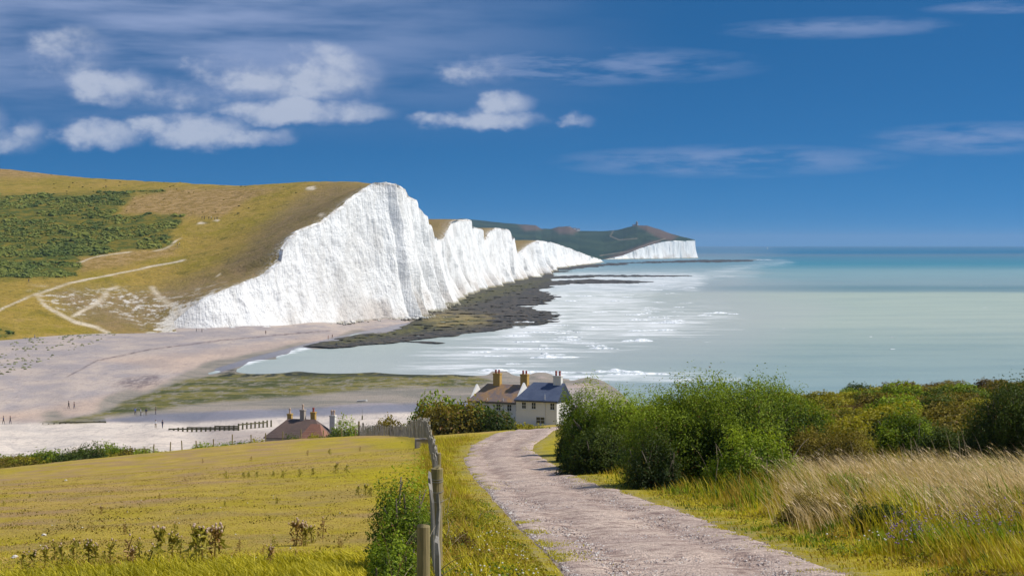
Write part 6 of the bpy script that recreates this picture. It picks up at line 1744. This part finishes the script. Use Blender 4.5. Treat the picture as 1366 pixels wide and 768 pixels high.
for px, D_, s__ in ((1024, 12000, 1.0), (1210, 21000, 1.2)):
    X = (px - CX) / F * D_
    e = empty('sailing_boat', (X, D_, 0), 0.6, label='tiny white sailing boat far out %s' % ('beyond the reef tip' if px < 1100 else 'on the open horizon'), category='boat'); e.scale = (s__,) * 3
    v_ = [(-6, -1.6, 1.6), (6.5, 0, 1.9), (-6, 1.6, 1.6), (-5, 0, -0.4), (4.5, 0, -0.3)]
    obj('hull', MB().add(v_, [(0, 1, 2), (0, 3, 4, 1), (2, 1, 4, 3), (0, 2, 3)]).build('hull', m_white), e)
    obj('sail', MB().add([(-5, 0.05, 3), (0.6, 0.0, 3), (0.4, 0.0, 20), (-5, -0.05, 3.02), (0.6, -0.12, 3.02), (0.4, -0.1, 20)], [(0, 1, 2), (5, 4, 3), (0, 3, 4, 1), (1, 4, 5, 2), (2, 5, 3, 0)]).build('sail', m_white), e)
    mb = MB(); mb.tube([(0.7, 0, 1.5), (0.7, 0, 21)], 0.14, 6); obj('mast', mb.build('mast', mat_pale), e)

# ---- breaking waves: low foam-topped ridges
mat_foam, nt, bs = new_mat('foam')
p = pos(nt); n1 = noise(nt, p, 0.7, 6, 0.7)
setin(nt, bs, Base_Color=mixc(nt, sstep(nt, n1, 0.35, 0.6), S(176, 188, 194, 0.8), S(240, 242, 244, 0.9)), Roughness=0.8); bump(nt, bs, n1, 0.6, 0.4)
rg = np.random.default_rng(900)
V = []; Fc = []; nv = 0
def breaker(px, py, Lm, hm):
    global nv
    D_ = H * F / (py - Y0); X_ = (px - CX) / F * D_
    n_ = 22; t_ = np.linspace(-1, 1, n_)
    hgt = hm * (1 - t_ ** 2) ** 0.7 * (0.35 + 0.9 * vnoise(t_ * 3.2 + rg.uniform(0, 50), t_ * 0, 3)) 
    yw = 0.10 * Lm * fbm(t_ * 1.5 + rg.uniform(0, 90), t_ * 0, 2, 5) * 2 + t_ * Lm * rg.uniform(-0.12, 0.2)
    xx = X_ + t_ * Lm / 2
    wd = 0.25 + hgt * 2.0
    rows = [(-wd * 1.1 - 0.6, -0.10), (-wd * 0.55, 0.35), (-wd * 0.1, 0.95), (wd * 0.3, 1.0), (wd * 1.0 + 0.5, 0.3), (wd * 2.0 + 1.0, -0.10)]
    for oy, hz_ in rows:
        zz = hgt * hz_ + 0.02 if hz_ > 0 else np.full(n_, -0.25)
        V.append(np.c_[xx + rg.normal(0, 0.1, n_), D_ + yw + oy + rg.normal(0, 0.12, n_), zz + rg.normal(0, 0.03, n_)])
    Fc.append(grid_faces(6, n_) + nv); nv += 6 * n_
for a in ((870, 441, 24, 0.7), (850, 427, 16, 0.55), (890, 431, 18, 0.9), (900, 428, 12, 0.6), (850, 455, 14, 0.9), (805, 465, 12, 0.8), (955, 418, 16, 0.7), (978, 419, 7, 0.45), (940, 421, 10, 0.5), (845, 420, 10, 0.6),
          (740, 477, 18, 0.8), (825, 496, 16, 0.9), (850, 499, 20, 0.6), (690, 495, 24, 0.5), (665, 494, 14, 0.5), (735, 497, 22, 0.6), (720, 443, 16, 0.5), (690, 448, 14, 0.5), (790, 437, 10, 0.5), (760, 450, 12, 0.4), (640, 470, 9, 0.4), (700, 430, 12, 0.5), (780, 395, 18, 0.6), (820, 402, 14, 0.6), (760, 402, 16, 0.6), (880, 381, 18, 0.6), (920, 384, 14, 0.6), (965, 369, 26, 0.6), (1015, 346.5, 60, 0.9)):
    breaker(*a)
for i in range(110):
    px = rg.uniform(560, 930); py = rg.uniform(376, 492)
    if sdf(np.array([px]), np.array([py]), [(600, 486), (700, 440), (748, 428), (745, 392), (735, 374), (860, 372), (930, 400), (900, 440), (760, 470), (660, 494)])[0] > 0:
        breaker(px, py, rg.uniform(3, 13), rg.uniform(0.15, 0.5))
for i in range(16):
    px = rg.uniform(900, 1360); py = rg.uniform(360, 470)
    breaker(px, py, rg.uniform(1.0, 3), rg.uniform(0.05, 0.14))
obj('breaking_waves', mesh('breaking_waves', np.concatenate(V), np.concatenate(Fc), {}, [mat_foam], smooth_shade=True), kind='stuff', label='white foam of small breaking waves off the reef', category='surf')

# ---- bare canes and dead twigs
mb = MB(); rc = random.Random(21)
def cane(p0, dx_, dz_, dy_=0.0, r_=0.006):
    a_ = Vector(p0); pts = []
    for t_ in np.linspace(0, 1, 6):
        pts.append(a_ + Vector((dx_ * t_, dy_ * t_, dz_ * (1.6 * t_ - 0.6 * t_ * t_)))); 
    mb.tube(pts, [r_, r_ * .9, r_ * .8, r_ * .7, r_ * .5, r_ * .3], 4)
for i in range(46):
    D_ = rc.uniform(16, 34); x_ = np.interp(D_, [12, 22, 60], [-0.75, -0.99, -2.75]) - rc.uniform(-0.25, 0.5)
    cane((x_, D_, float(g(x_, D_)) + rc.uniform(0.05, 0.4)), rc.uniform(-0.6, 0.5), rc.uniform(0.2, 0.6), rc.uniform(-0.5, 0.5), rc.uniform(0.004, 0.008))
for i in range(16):
    px = rc.uniform(940, 1110); D_ = rc.uniform(43.2, 45.5); x_ = (px - CX) / F * D_
    cane((x_, D_, float(g(x_, D_)) + rc.uniform(0.0, 1.0)), rc.uniform(-0.5, 0.6), rc.uniform(0.3, 0.9), rc.uniform(-0.3, 0.2), rc.uniform(0.007, 0.014))
for i in range(30):
    px = rc.uniform(1120, 1380); D_ = rc.uniform(40, 46); x_ = (px - CX) / F * D_
    cane((x_, D_, float(g(x_, D_))), rc.uniform(-0.6, 0.1), rc.uniform(0.8, 1.4), 0, rc.uniform(0.006, 0.01))
obj('dead_canes', mb.build('dead_canes', mat_cane), kind='stuff', label='bare arching bramble canes and dead twigs', category='twigs')
# ================================================================== HAZE
mat_haze = bpy.data.materials.new('haze')
mat_haze.use_nodes = True
nt = mat_haze.node_tree
nt.nodes.clear()
out = nt.nodes.new('ShaderNodeOutputMaterial')
pv = node(nt, 'ShaderNodeVolumePrincipled', {'Color': (0.44, 0.66, 0.94, 1), 'Density': 4.2e-5, 'Anisotropy': 0.0})
nt.links.new(pv.outputs[0], out.inputs['Volume'])
hb = MB().box(-19000, 19000, -400, 23600, -14, 150)
obj('haze', hb.build('haze', mat_haze), kind='stuff', label='thin blue sea haze in the air', category='haze')
